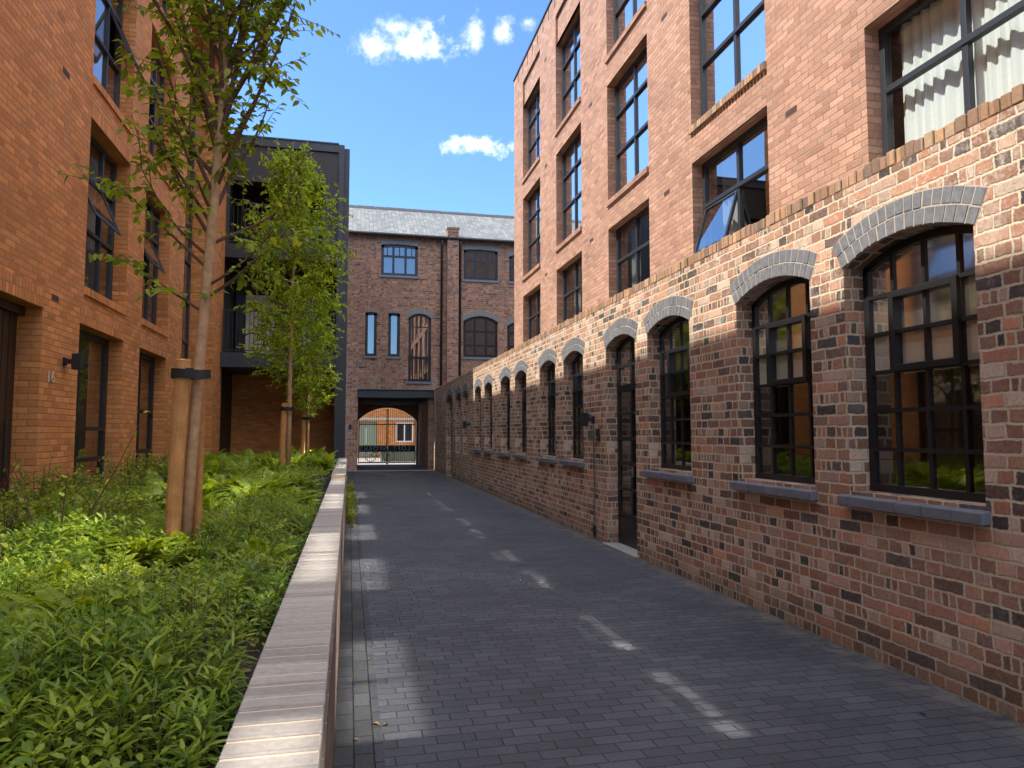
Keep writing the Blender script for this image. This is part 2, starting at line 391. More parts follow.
few = wt.M('MULTIPLY', wt.step(wt.noise(tc, 4.5, 7, .6), .56, .72), wt.M('MULTIPLY', wt.step(gz[0], -.2, -.5), wt.step(gz[2], .1, .25)))
other = wt.M('MAXIMUM', fill_cloud, wt.M('MULTIPLY', few, .7))
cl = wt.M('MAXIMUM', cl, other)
skyc = wt.mix(1.0, sky.outputs[0], (.66, .87, 1.12), 'MULTIPLY')
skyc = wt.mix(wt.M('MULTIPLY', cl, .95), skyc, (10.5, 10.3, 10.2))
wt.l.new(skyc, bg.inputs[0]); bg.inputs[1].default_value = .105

vs_ = scn.view_settings; vs_.view_transform = 'Standard'; vs_.look = 'None'; vs_.exposure = 1.55; vs_.gamma = 1
cy = scn.cycles; cy.use_denoising = True; cy.max_bounces = 8; cy.diffuse_bounces = 4; cy.glossy_bounces = 4; cy.transparent_max_bounces = 16
cy.sample_clamp_indirect = 0; cy.use_adaptive_sampling = False; cy.blur_glossy = 0; cy.caustics_reflective = True
bpy.context.preferences.view.show_developer_ui = True; bpy.context.preferences.experimental.use_cycles_debug = True
cy.use_guiding = True; cy.use_surface_guiding = True; cy.use_volume_guiding = False; cy.guiding_training_samples = 128   # window reflections on the paving
cy.use_guiding_direct_light = False; cy.surface_guiding_probability = .7

# ------------------------------------------------------------------ ground
XR, XT, XL = 3.58, 4.85, -3.5
g = MB(); g.box(-300, 300, -300, 300, -.5, -.03); structure(g, 'ground', earth)
g = MB(); g.quad((.19,-8,0), (XR+.3,-8,0), (XR+.3,36.6,0), (.19,36.6,0)); structure(g, 'paving', B_pave)
g = MB(); g.quad((-.1,-8,.0), (.19,-8,.0), (.19,36.6,.0), (-.1,36.6,.0)); structure(g, 'paving_edge_strip', B_edge)

# ------------------------------------------------------------------ window builders
def win_rect(parent, m, o, d, cols, rows, mat, fr=.06, bar=.045, glass=None, name='window', label=None, open_cell=None, openang=.3, back=None, dep=.06):
    """frame with bars at depth d; panes are one sub-part; an open sash is a sub-part of its own"""
    u0, u1, v0, v1 = o['u0'], o['u1'], o['v0'], o['v1']
    b = MB()
    b.mbox(m, u0, u0+fr, v0, v1, d-.01, d+dep); b.mbox(m, u1-fr, u1, v0, v1, d-.01, d+dep)
    b.mbox(m, u0+fr, u1-fr, v0, v0+fr, d-.01, d+dep); b.mbox(m, u0+fr, u1-fr, v1-fr, v1, d-.01, d+dep)
    cu = [u0+fr/2] + [u0+(u1-u0)*c for c in cols] + [u1-fr/2]; rv2 = [v0+fr/2] + [v0+(v1-v0)*c for c in rows] + [v1-fr/2]
    for c in cu[1:-1]: b.mbox(m, c-bar/2, c+bar/2, v0+fr, v1-fr, d-.004, d+dep-.004)
    for r in rv2[1:-1]: b.mbox(m, u0+fr, u1-fr, r-bar/2, r+bar/2, d-.016, d+dep-.008)
    w = child(b, name, mat, parent, bevel=.004)
    if label: w['label'] = label
    p = MB()
    for i in range(len(cu)-1):
        for j in range(len(rv2)-1):
            if open_cell == (i, j): continue
            p.quad(m(cu[i],rv2[j],d+.03), m(cu[i+1],rv2[j],d+.03), m(cu[i+1],rv2[j+1],d+.03), m(cu[i],rv2[j+1],d+.03))
    child(p, 'pane', glass, w)
    if open_cell:
        i, j = open_cell; a, c, e, f_ = cu[i]+.02, cu[i+1]-.02, rv2[j]+.02, rv2[j+1]-.02
        H = f_-e
        def mo(u, v, dd):      # hinged at the top, its foot pushed outward
            q = f_-v; return m(u, f_-q*math.cos(openang)+dd*math.sin(openang), d-q*math.sin(openang)+dd*math.cos(openang))
        k = MB(); k.mbox(mo, a, a+.05, e, f_, 0, .045); k.mbox(mo, c-.05, c, e, f_, 0, .045); k.mbox(mo, a+.05, c-.05, e, e+.05, 0, .045); k.mbox(mo, a+.05, c-.05, f_-.05, f_, 0, .045)
        child(k, 'open_sash', mat, w)
        k = MB(); k.quad(mo(a+.05,e+.05,.02), mo(c-.05,e+.05,.02), mo(c-.05,f_-.05,.02), mo(a+.05,f_-.05,.02)); child(k, 'sash_pane', glass, w)
    return w
def curtains(parent, m, a, b_, v0, v1, d, mat, amp=.035, wl=.13, name='curtain'):
    k = MB(); n = max(8, int((b_-a)/.025)); ph = random.random()*6
    P = [(a+(b_-a)*i/n, d + amp*math.sin(2*PI*i/n*(b_-a)/wl + ph + 1.3*math.sin(i*.21))) for i in range(n+1)]
    for (u, q), (u2, q2) in zip(P[:-1], P[1:]): k.quad(m(u,v0,q), m(u2,v0,q2), m(u2,v1,q2), m(u,v1,q))
    return child(k, name, mat, parent, smooth=True)

def win_arch(parent, m, o, d, ncol, vbars, mat, glass, name='window', bar=.028, fr=.055, dep=.05, split=None):
    u0, u1, v0 = o['u0'], o['u1'], o['v0']; b = MB()
    U = arc_us(o, 14)
    b.mbox(m, u0, u0+fr, v0, o['v1'], d, d+dep); b.mbox(m, u1-fr, u1, v0, o['v1'], d, d+dep)
    b.mbox(m, u0+fr, u1-fr, v0, v0+fr, d, d+dep)
    for p, q in zip(U[:-1], U[1:]):
        vp, vq = arc_v(o, p), arc_v(o, q)
        b.hexa([m(p,vp-fr,d), m(q,vq-fr,d), m(q,vq-fr,d+dep), m(p,vp-fr,d+dep), m(p,vp,d), m(q,vq,d), m(q,vq,d+dep), m(p,vp,d+dep)])
    for i in range(1, ncol):
        c = u0 + (u1-u0)*i/ncol
        b.mbox(m, c-bar/2, c+bar/2, v0+fr, arc_v(o, c)-fr*.9, d+.004, d+dep-.008)
    for r in vbars: b.mbox(m, u0+fr, u1-fr, r-bar/2, r+bar/2, d-.004, d+dep-.012)
    w = child(b, name, mat, parent)
    p = MB(); top = [m(u, arc_v(o, u)-.01, d+.02) for u in U]; sv_ = split or v0
    p.add([m(u0,sv_,d+.02)] + top + [m(u1,sv_,d+.02)], [tuple(range(len(top)+2))])
    child(p, 'pane', G_top if split else glass, w)
    if split:
        p = MB(); p.quad(m(u0,v0,d+.02), m(u1,v0,d+.02), m(u1,split,d+.02), m(u0,split,d+.02)); child(p, 'pane', glass, w)
    return w
def brick_arch(parent, m, o, rings=2, vo=.078, rh=.112, name='brick_arch', proud=.004, mat=None):
    """rings of voussoirs following the opening's curve, on a mortar bed"""
    w = (o['u1']-o['u0'])/2; c = (o['u0']+o['u1'])/2; r = o['rise']; R = (w*w+r*r)/(2*r); cv = o['v1']+r-R
    a1 = math.asin(min(1, (w+.015)/R)); bed = MB(); k = MB()
    pt = lambda a, q, d: m(c+math.sin(a)*q, cv+math.cos(a)*q, d)
    N = 20
    for i in range(N):
        p, q = -a1+2*a1*i/N, -a1+2*a1*(i+1)/N
        bed.hexa([pt(p,R+.002,-.002), pt(q,R+.002,-.002), pt(q,R+.002,.08), pt(p,R+.002,.08), pt(p,R+rings*rh,-.002), pt(q,R+rings*rh,-.002), pt(q,R+rings*rh,.08), pt(p,R+rings*rh,.08)])
    for j in range(rings):
        n = max(5, round(2*a1*(R+j*rh)/vo)); q0, q1 = R+j*rh+.004+(0 if j else -.001), R+(j+1)*rh-.004
        for i in range(n):
            s0 = -a1+2*a1*(i+.055+random.uniform(-.02,.02))/n; s1 = -a1+2*a1*(i+.945+random.uniform(-.02,.02))/n
            z = -proud-random.random()*.004; j0, j1 = q0+random.uniform(-.002,.003), q1+random.uniform(-.003,.002)
            k.hexa([pt(s0,j0,z), pt(s1,j0,z), pt(s1,j0,.06), pt(s0,j0,.06), pt(s0,j1,z), pt(s1,j1,z), pt(s1,j1,.06), pt(s0,j1,.06)])
    a = child(k, name, mat or B_blue, parent, bevel=.003)
    child(bed, 'mortar_bed', B_mortar, a)
    return a

# ------------------------------------------------------------------ low brick range along the right of the alley
LOW = empty('brick_outbuilding', (XR, 0, 0), 'long low weathered brick range with arched black windows along the right side', 'building')
mR = mX(XR, 1)
wins = [(3.416,4.552), (4.956,6.068), (7.035,8.151), (10.641,11.694), (12.19,13.256), (14.338,15.381), (15.885,16.93), (18.0,19.07), (19.58,20.59)]
ops = [dict(u0=a, u1=b, v0=1.15, v1=2.80, rise=.125) for a, b in wins]
DO = dict(u0=8.542, u1=9.616, v0=0.02, v1=2.79, rise=.125)
blanks = [dict(u0=21.86, u1=22.9, v0=.9, v1=2.75, rise=.2, reveal=.22), dict(u0=23.25, u1=24.5, v0=.9, v1=2.75, rise=.2, reveal=.22), dict(u0=25.3, u1=26.9, v0=0.02, v1=2.75, rise=.25, reveal=.22)]
b = MB(); wall_open(b, mR, -8, 30.995, 0, 3.39, ops+[DO]+blanks, .2)
b.quad((XR+.33,-8,2.95), (XR+.33,30.9,2.95), (XR+.33,30.9,3.39), (XR+.33,-8,3.39))
b.quad((XR,-8,3.39), (XR+.33,-8,3.39), (XR+.33,30.9,3.39), (XR,30.9,3.39))
child(b, 'wall', B_old, LOW)
b = MB(); y = -8.0
while y < 30.9:       # brick-on-edge coping, each brick a little out of line
    w = .078+random.uniform(-.006,.006); h = .105+random.uniform(-.012,.014); x = random.uniform(-.008,.008)
    b.box(XR+x, XR+.31+x, y, y+w-.010, 3.394, 3.39+h); y += w
child(b, 'coping', B_cope, LOW, bevel=.008)
b = MB(); b.box(XR+.02, XR+.3, -8, 30.9, 3.385, 3.455); child(b, 'coping_mortar', B_mortar, LOW)
b = MB(); b.box(XR+.33, XT+.4, -8, 30.9, 2.85, 2.95); child(b, 'roof', conc, LOW)
b = MB(); b.quad((XT+.3,-8,0), (XT+.3,31,0), (XT+.3,31,2.9), (XT+.3,-8,2.9)); b.quad((XR+.34,-8,.02), (XT+.3,-8,.02), (XT+.3,31,.02), (XR+.34,31,.02))
b.quad((XR+.34,-8,2.8), (XT+.3,-8,2.8), (XT+.3,31,2.8), (XR+.34,31,2.8)); b.quad((XR+.002,30.99,0), (XT+.3,30.99,0), (XT+.3,30.99,2.9), (XR+.002,30.99,2.9)); b.quad((XR+.002,-7.99,0), (XT+.3,-7.99,0), (XT+.3,-7.99,2.9), (XR+.002,-7.99,2.9)); child(b, 'room', darkroom, LOW)
for i, o in enumerate(ops):
    rows = [1.456+.2775*k for k in range(0, 5)]
    w = win_arch(LOW, mR, o, .165, 4, rows, steel, G_low, split=2.2885)
    u0, W4 = o['u0'], (o['u1']-o['u0'])/4
    k = MB(); z0, z1 = 2.005, 2.57     # the opening vent in the middle
    a, c = u0+W4-.01, u0+3*W4+.01
    for q in ((a,a+.045,z0,z1), (c-.045,c,z0,z1), (a+.045,c-.045,z0,z0+.045), (a+.045,c-.045,z1-.045,z1)): k.mbox(mR, *q, .135, .21)
    child(k, 'vent_sash', steel, w, bevel=.003)
    s_ = MB()
    yy = o['u0']-.03
    while yy < o['u1']+.07:
        y2 = min(yy+.225, o['u1']+.075)
        s_.hexa([(XR-.065,yy,1.045),(XR-.065,y2-.006,1.045),(XR+.17,y2-.006,1.06),(XR+.17,yy,1.06),(XR-.065,yy,1.115),(XR-.065,y2-.006,1.115),(XR+.17,y2-.006,1.152),(XR+.17,yy,1.152)]); yy = y2
    child(s_, 'sill', B_sill, w, bevel=.005)
    brick_arch(w, mR, o)
    if i < 2:
        k = MB(); k.mbox(mR, o['u0']+.03, o['u0']+W4*1.02, 1.99, 2.53, .196, .199); k.mbox(mR, o['u0']+W4*1.12, o['u0']+W4*2.9, 1.99, 2.44, .214, .217); k.mbox(mR, o['u0']+W4*3.05, o['u1']-.06, 1.99, 2.53, .196, .199)
        child(k, 'blind', blind, w)
dr = win_arch(LOW, mR, DO, .165, 2, [.45,.8,1.15,1.5,1.85,2.2,2.52], steel, G_low, name='door', bar=.04, fr=.07, split=2.2)
k = MB(); k.mbox(mR, DO['u0']+.06, DO['u1']-.06, .02, .42, .17, .2); k.mbox(mR, 9.05, 9.12, .42, 2.2, .16, .215); k.mbox(mR, DO['u0']+.06, DO['u1']-.06, 2.16, 2.25, .155, .215); child(k, 'kick_panel', steel, dr)
k = MB(); k.mbox(mR, 9.0, 9.04, .98, 1.12, .14, .165); k.tube([(XR+.13,9.02,1.07),(XR+.13,9.16,1.07)], .01); k.tube([(XR+.165,9.02,1.07),(XR+.13,9.02,1.07)], .01); child(k, 'handle', simple('handle_steel', (.5,.5,.5), .3, 1), dr)
k = MB(); k.box(XR-.06, XR+.2, DO['u0']-.05, DO['u1']+.05, .001, .03); child(k, 'threshold', conc, dr, bevel=.005)
brick_arch(dr, mR, DO)
for i, o in enumerate(blanks):
    if i == 2:
        w = win_arch(LOW, mR, o, .2, 2, [.6,1.2,1.8,2.4], steel, G_low, name='door')
    else:
        k = MB(); U = arc_us(o, 10); k.add([mR(o['u0'],.9,.215)]+[mR(u,arc_v(o,u),.215) for u in U]+[mR(o['u1'],.9,.215)], [tuple(range(len(U)+2))]); w = child(k, 'blind_recess', B_old, LOW)
    brick_arch(w, mR, o)

# ------------------------------------------------------------------ brick apartment tower on the right
TOW = empty('apartment_building', (XT, 0, 0), 'tall salmon brick apartment block with grey framed windows rising behind the low brick range', 'building')
mT = mX(XT, 1)
cols_ = [(3.83,5.757), (7.42,9.35), (10.89,12.82), (14.44,16.37), (17.87,19.80)]
cols_b = [(.25,2.18), (-3.35,-1.42)]
rows_ = [(3.12,5.53), (6.08,8.41), (8.98,11.18)]
T_top = 12.55
ops = [dict(u0=a, u1=b_, v0=r0, v1=r1, reveal=.3) for a, b_ in cols_+cols_b for r0, r1 in rows_]
rec = [dict(u0=a-.0, u1=b_+.0, v0=11.18, v1=11.95, reveal=.06) for a, b_ in cols_+cols_b]
b = MB(); wall_open(b, mT, -8, 20.93, 2.9, T_top, ops+rec, .3)
for q in rec: b.quad(mT(q['u0'],q['v0'],.06), mT(q['u1'],q['v0'],.06), mT(q['u1'],q['v1'],.06), mT(q['u0'],q['v1'],.06))
b.quad((XT,20.93,2.9), (XT+9,20.93,2.9), (XT+9,20.93,T_top), (XT,20.93,T_top)); b.quad((XT,-8,2.9), (XT+9,-8,2.9), (XT+9,-8,T_top), (XT,-8,T_top))
b.quad((XT+9,-8,2.9), (XT+9,20.93,2.9), (XT+9,20.93,T_top), (XT+9,-8,T_top)); b.quad((XT+.3,-8,T_top-.2), (XT+9,-8,T_top-.2), (XT+9,20.93,T_top-.2), (XT+.3,20.93,T_top-.2))
child(b, 'wall', B_new, TOW)
b = MB(); b.box(XT-.03, XT+.4, -8, 20.96, T_top, T_top+.05); child(b, 'parapet_coping', alu, TOW)
y = 3.45
while y < 20.8:
    b = MB(); b.box(XT-.004, XT+.05, y, y+.05, T_top-.34, T_top-.02); child(b, 'parapet_slot', steel, TOW); y += .5625
b = MB()
for z in (3.0, 5.85, 8.75, 11.6): b.box(XT+.31, XT+8, -7.9, 20.8, z-.06, z+.06)
b.quad((XT+4,-8,2.9), (XT+4,20.9,2.9), (XT+4,20.9,12.3), (XT+4,-8,12.3))
for y in (1.9-8.4, 3.0, 6.6, 10.1, 13.6, 17.1, 20.7): b.quad((XT+.36,y,2.9), (XT+4,y,2.9), (XT+4,y,12.3), (XT+.36,y,12.3))
child(b, 'room', darkroom, TOW)
for ci, (a, b_) in enumerate(cols_+cols_b):
    for ri, (r0, r1) in enumerate(rows_):
        o = dict(u0=a, u1=b_, v0=r0, v1=r1)
        opn = (1, 1) if (ci, ri) == (1, 0) else None
        w = win_rect(TOW, mT, o, .17, [.5], [.40, .73], alu, glass=(G_tow if ri else (G_plain if ci == 0 else G_lowt)), fr=.07, bar=.06, open_cell=opn, openang=.28)
        s_ = MB(); yy = a-.02
        while yy < b_+.02-1e-4:
            y2 = min(yy+.075, b_+.02); s_.hexa([(XT-.045,yy+.004,r0-.115),(XT-.045,y2-.004,r0-.115),(XT+.21,y2-.004,r0-.1),(XT+.21,yy+.004,r0-.1),(XT-.045,yy+.004,r0-.02),(XT-.045,y2-.004,r0-.02),(XT+.21,y2-.004,r0+.004),(XT+.21,yy+.004,r0+.004)]); yy = y2
        child(s_, 'sill', B_cope if ci < 2 and ri else B_new, w)
        if ci == 0 and ri == 0: curtains(w, mT, a+.06, b_-.1, r0, r1-.02, .31, curtain, amp=.02)
        elif ci == 0: curtains(w, mT, b_-.5, b_-.1, r0, r1, .46, curtain)
        else:
            curtains(w, mT, b_-.42, b_-.05, r0, r1, .46, curtain)
            if (ci+ri) % 2: curtains(w, mT, a+.05, a+.4, r0, r1, .48, curtain)
b = MB()
ventm = simple('dark_vent', (.06,.03,.02), .8)
for y, z in [(10.1,5.35),(13.7,5.55),(17.2,5.6),(13.7,8.45),(17.2,8.45),(17.2,11.3),(6.85,5.2),(10.1,8.25)]:
    b = MB(); b.mbox(mT, y, y+.2, z, z+.065, -.004, .05); child(b, 'air_brick', ventm, TOW)

# ------------------------------------------------------------------ apartment block on the left
LEF = empty('apartment_building', (XL, 0, 0), 'orange brick apartment block with deep dark doors and windows along the left behind the planter', 'building')
mL = mX(XL, -1)
L_top = 12.22
doors = [(7.3,9.19,.25,3.03), (10.35,12.2,.25,3.03), (13.1,14.9,.25,3.03)]
lcols = [(10.45,12.25), (13.15,14.9)]; lrows = [(3.53,5.88), (6.45,8.8), (9.35,11.5)]
lcb = [(4.0,5.85), (.6,2.45)]
ops = [dict(u0=a, u1=b_, v0=c_, v1=d_, reveal=.3) for a, b_, c_, d_ in doors]
ops += [dict(u0=a, u1=b_, v0=r0, v1=r1, reveal=.3) for a, b_ in lcols+lcb for r0, r1 in lrows]
BAY = dict(u0=16.14, u1=19.75, v0=.1, v1=11.6, reveal=.7)
b = MB(); wall_open(b, mL, -8, 21, 0, L_top, ops+[BAY], .42)
b.quad((XL,21,0), (XL-7,21,0), (XL-7,21,L_top), (XL,21,L_top)); b.quad((XL,-8,0), (XL-7,-8,0), (XL-7,-8,L_top), (XL,-8,L_top)); b.quad((XL-7,-8,0), (XL-7,21,0), (XL-7,21,L_top), (XL-7,-8,L_top))
b.quad((XL,-8,L_top), (XL-7,-8,L_top), (XL-7,21,L_top), (XL,21,L_top))
child(b, 'wall', B_left, LEF)
b = MB(); b.box(XL-.4, XL+.03, -8, 21.02, L_top, L_top+.05); child(b, 'parapet_coping', alu, LEF)
for a, b_, d_ in [(a, b_, d_) for a, b_, c_, d_ in doors] + [(a, b_, r1) for a, b_ in lcols for r0, r1 in lrows]:
    b = MB(); b.mbox(mL, a, b_, d_+.004, d_+.229, -.003, .02); child(b, 'soldier_course', SOL, LEF)
b = MB(); b.quad((XL-3.5,-8,0), (XL-3.5,21,0), (XL-3.5,21,12), (XL-3.5,-8,12))
for z in (.2, 3.2, 6.15, 9.05, 11.9): b.box(XL-3.5, XL-.4, -7.9, 16.1, z-.06, z+.06); b.box(XL-3.5, XL-.78, 16.1, 20.9, z-.06, z+.06)
for y in (3., 9.8, 12.7, 15.6): b.quad((XL-.4,y,0), (XL-3.5,y,0), (XL-3.5,y,12), (XL-.4,y,12))
child(b, 'room', darkroom, LEF)
for i, (a, b_, c_, d_) in enumerate(doors):
    o = dict(u0=a, u1=b_, v0=c_, v1=d_)
    if i == 0:
        k = MB(); k.mbox(mL, a, b_, c_, d_, .26, .31)
        for q in range(12): k.mbox(mL, a+.15*q+.03, a+.15*q+.16, c_+.05, d_-.1, .245, .265)
        k.mbox(mL, a, b_, d_-.1, d_, .18, .28)
        dd = child(k, 'door', oakdoor, LEF); k = MB(); k.tube([mL(b_-.25,1.1,.21), mL(b_-.25,1.7,.21)], .015); child(k, 'handle', steel, dd)
    else:
        dd = win_rect(LEF, mL, o, .21, [.36] if i == 1 else [.5], [.36, .62] if i == 2 else [.34,.5], steel, glass=G_side, fr=.085, bar=.06, name='door')
        curtains(dd, mL, a+.75, b_-.1, c_, d_-.05, .45, simple('brown_curtain', (.30,.20,.12), .9), amp=.02)
        k = MB(); k.tube([mL(a+.62,1.25,.17), mL(a+.62,1.55,.17)], .012); child(k, 'handle', steel, dd)
for ci, (a, b_) in enumerate(lcols+lcb):
    for ri, (r0, r1) in enumerate(lrows):
        o = dict(u0=a, u1=b_, v0=r0, v1=r1)
        op = {(0,0): (0,1), (1,0): (0,1), (0,1): (1,1), (1,1): (0,1)}.get((ci, ri))
        w = win_rect(LEF, mL, o, .21, [.67], [.40,.73], alu, glass=G_side, fr=.07, bar=.055, open_cell=op, openang=.42)
        s_ = MB(); s_.mbox(mL, a-.0, b_+.0, r0-.1, r0+.006, -.03, .21); child(s_, 'sill', SOL, w)
        curtains(w, mL, a+.8, b_-.08, r0, r1, .45, simple('grey_curtain', (.42,.37,.30), .9), amp=.02)
o = dict(u0=16.14, u1=19.75, v0=.1, v1=11.6)
win_rect(LEF, mL, o, .62, [.2,.4,.6,.8], [.08,.17,.26,.33,.42,.51,.59,.67,.76,.84,.92], alu, glass=G_side, fr=.09, bar=.07, name='bay_window')
for y, z in ((9.42,3.17), (9.45,6.0)):
    b = MB(); b.mbox(mL, y, y+.2, z, z+.07, -.004, .05); child(b, 'air_brick', ventm, LEF)
# ------------------------------------------------------------------ dark balcony block at the end of the planter
BLK = empty('balcony_block', (-3.5, 21, 0), 'dark clad block with two railed balconies at the far end of the planter', 'building')
BY = 21.0
b = MB()
b.box(-.43, -.27, BY, BY+.35, 0, 9.83); b.box(-.27, -.12, BY+.12, BY+.5, 0, 10.0); child(b, 'corner_post', bluegrey, BLK)
b = MB(); b.box(-4.2, -.27, BY+.003, BY+.4, 9.83, 10.06); b.box(-4.2, -.43, BY-.02, BY+.3, 10.06, 10.1); child(b, 'fascia', bluegrey, BLK)
b = MB()
mC = mY(BY+.06)
wall_open(b, mC, -4.2, -.44, 6.55, 9.82, [dict(u0=-3.42, u1=-.86, v0=6.95, v1=8.78)], .5); child(b, 'cladding', clad, BLK)
b = MB(); b.mbox(mC, -.85, -.44, 8.9, 8.915, -.008, .01); b.mbox(mC, -.66, -.645, 6.6, 8.89, -.008, .01); child(b, 'cladding_joint', bluegrey, BLK)
b = MB(); b.box(-4.2, -.3, BY+.6, 30.4, 9.7, 9.9); b.quad((-.2,BY+.4,0), (-.2,30.6,0), (-.2,30.6,9.9), (-.2,BY+.4,9.9)); b.quad((-4.2,BY+2.6,0), (-.2,BY+2.6,0), (-.2,BY+2.6,9.8), (-4.2,BY+2.6,9.8)); b.quad((-3.56,BY+.02,0), (-3.56,BY+2.6,0), (-3.56,BY+2.6,9.8), (-3.56,BY+.02,9.8)); child(b, 'wall', clad, BLK)
b = MB(); b.quad((-3.55,BY+2.2,0), (-.21,BY+2.2,0), (-.21,BY+2.2,3.39), (-3.55,BY+2.2,3.39)); child(b, 'ground_floor_wall', B_left, BLK)
for z0, z1, nm in ((3.40, 3.80, 1), (6.62, 6.95, 2)):
    b = MB(); b.box(-3.54, -.44, BY-.30 if nm == 1 else BY+.1, BY+2.55, z0, z1); b.box(-3.46, -.45, BY-.31, BY-.305, z0+.14, z0+.16)
    child(b, 'balcony_floor', bluegrey, BLK)
    yy = BY-.24 if nm == 1 else BY+.1
    k = MB(); top = z1+1.2
    k.box(-3.44, -.47, yy-.025, yy+.025, top-.03, top); k.box(-3.44, -.47, yy-.02, yy+.02, z1+.06, z1+.085)
    x = -3.42
    while x < -.47: k.box(x-.008, x+.008, yy-.008, yy+.008, z1+.085, top-.03); x += .11
    for x in (-3.44, -1.95, -.49): k.box(x-.02, x+.02, yy-.02, yy+.02, z1, top)
    child(k, 'railing', steel, BLK)
mB = mY(BY+2.3)
for z0, z1 in ((3.8, 5.95), (6.95, 8.72)):
    o = dict(u0=-3.52, u1=-1.0, v0=z0+.03, v1=z1)
    w = win_rect(BLK, mB, o, 0, [.33,.66], [], steel, glass=G_plain, fr=.07, bar=.07, name='glazed_door')
    if z0 < 5:
        k = MB(); k.mbox(mB, -3.22, -2.35, z0+.03, z1-.05, -.03, -.012); child(k, 'pale_panel', palepanel, w)
    else:
        curtains(w, mB, -2.6, -1.9, z0, z1, .15, simple('pinkish_curtain', (.55,.33,.25), .9))
        curtains(w, mB, -1.85, -1.05, z0, z1, .15, curtain)
b = MB(); b.tube([(-.55,BY+.6,3.5),(-.55,BY+.6,2.95),(-.5,BY+.6,2.8),(-.3,BY+.45,2.55),(-.24,BY+.3,2.5),(-.24,BY+.3,.1)], .04); child(b, 'drainpipe', steel, BLK, smooth=True)
b = MB(); b.box(-.40, -.14, BY+.36, BY+.6, 0, 3.4); child(b, 'ground_post', clad, BLK)

# a bicycle leaning on the lower balcony
BIK = empty('bicycle', (-2.3, BY+.35, 3.8), 'dark bicycle standing on the lower balcony behind its railing', 'bicycle')
def wheel(cx, cz):
    k = MB(); k.tube([(cx+.31*math.cos(2*PI*i/28), BY+.35, cz+.31*math.sin(2*PI*i/28)) for i in range(29)], .018, 6, False)
    for i in range(10): k.tube([(cx, BY+.35, cz), (cx+.3*math.cos(2*PI*i/10), BY+.35, cz+.3*math.sin(2*PI*i/10))], .003, 4, False)
    child(k, 'wheel', rubber, BIK, smooth=True)
wheel(-2.75, 4.13); wheel(-1.75, 4.13)
k = MB(); yb = BY+.35
for p, q in (((-2.75,4.13),(-2.32,4.1)), ((-2.32,4.1),(-2.45,4.6)), ((-2.75,4.13),(-2.45,4.6)), ((-2.45,4.6),(-1.92,4.65)), ((-2.32,4.1),(-1.9,4.55)), ((-1.93,4.72),(-1.75,4.13))): k.tube([(p[0],yb,p[1]),(q[0],yb,q[1])], .018, 6)
child(k, 'frame', steel, BIK, smooth=True)
k = MB(); k.tube([(-1.98,yb-.26,4.82),(-1.93,yb-.1,4.76),(-1.93,yb+.1,4.76),(-1.98,yb+.26,4.82)], .014, 6); child(k, 'handlebar', steel, BIK)
k = MB(); k.hexa([(-2.6,yb-.07,4.66),(-2.34,yb-.03,4.66),(-2.34,yb+.03,4.66),(-2.6,yb+.07,4.66),(-2.6,yb-.07,4.71),(-2.34,yb-.02,4.7),(-2.34,yb+.02,4.7),(-2.6,yb+.07,4.71)]); child(k, 'saddle', rubber, BIK, bevel=.01)

# ------------------------------------------------------------------ old brick warehouse across the end of the alley
WY = 31.0
WAR = empty('warehouse', (3.5, WY, 0), 'dark old brick warehouse with a slate roof and gated carriage arch closing the alley', 'building')
mW = mY(WY)
fw = [('window', dict(u0=1.23, u1=2.82, v0=8.46, v1=9.80, rise=.05), 3), ('window', dict(u0=4.86, u1=6.42, v0=8.44, v1=9.78, rise=.05), 3),
      ('slit_window', dict(u0=.587, u1=1.08, v0=4.9, v1=6.78, rise=.03), 1), ('slit_window', dict(u0=1.57, u1=2.07, v0=4.9, v1=6.78, rise=.03), 1),
      ('door', dict(u0=2.447, u1=3.431, v0=3.83, v1=6.62, rise=.2), 1), ('arched_window', dict(u0=4.86, u1=6.42, v0=4.96, v1=6.56, rise=.25), 3),
      ('arched_window', dict(u0=6.86, u1=8.3, v0=4.96, v1=6.4, rise=.25), 3), ('window', dict(u0=6.95, u1=8.3, v0=8.44, v1=9.6, rise=.11), 3)]
PAS = dict(u0=.33, u1=3.585, v0=.0, v1=3.13)
b = MB(); wall_open(b, mW, -3, 12, 0, 10.27, [o for _, o, _ in fw]+[PAS], .14)
child(b, 'wall', B_back, WAR)
b = MB(); b.quad((.33,WY+.14,0), (.33,WY+5,0), (.33,WY+5,3.3), (.33,WY+.14,3.3)); child(b, 'passage_wall', B_back, WAR)
b = MB(); b.quad((3.36,WY+.14,0), (3.36,WY+5,0), (3.36,WY+5,3.3), (3.36,WY+.14,3.3)); b.quad((3.36,WY+.14,0), (3.9,WY+.14,0), (3.9,WY+.14,3.3), (3.36,WY+.14,3.3)); child(b, 'passage_wall', B_back, WAR)
b = MB(); b.box(.2, 3.8, WY+.1, WY+5, 3.14, 3.3)
for y in (1.2, 2.6, 4.0): b.box(.34, 3.35, WY+y, WY+y+.16, 2.98, 3.138)
child(b, 'passage_ceiling', clad, WAR)
AR = dict(u0=.40, u1=3.29, v0=0, v1=2.2, rise=.66)
b = MB(); wall_open(b, mY(WY+5), -3, 12, 0, 10.2, [AR], .3); child(b, 'rear_wall', B_back, WAR)
for x in (-2.99, 11.99):
    b = MB(); b.add([(x,WY+.002,0), (x,WY+5.998,0), (x,WY+5.998,10.25), (x,WY+3.2,12.35), (x,WY+.002,10.25)], [(0,1,2,3,4)]); child(b, 'gable_wall', B_back, WAR)
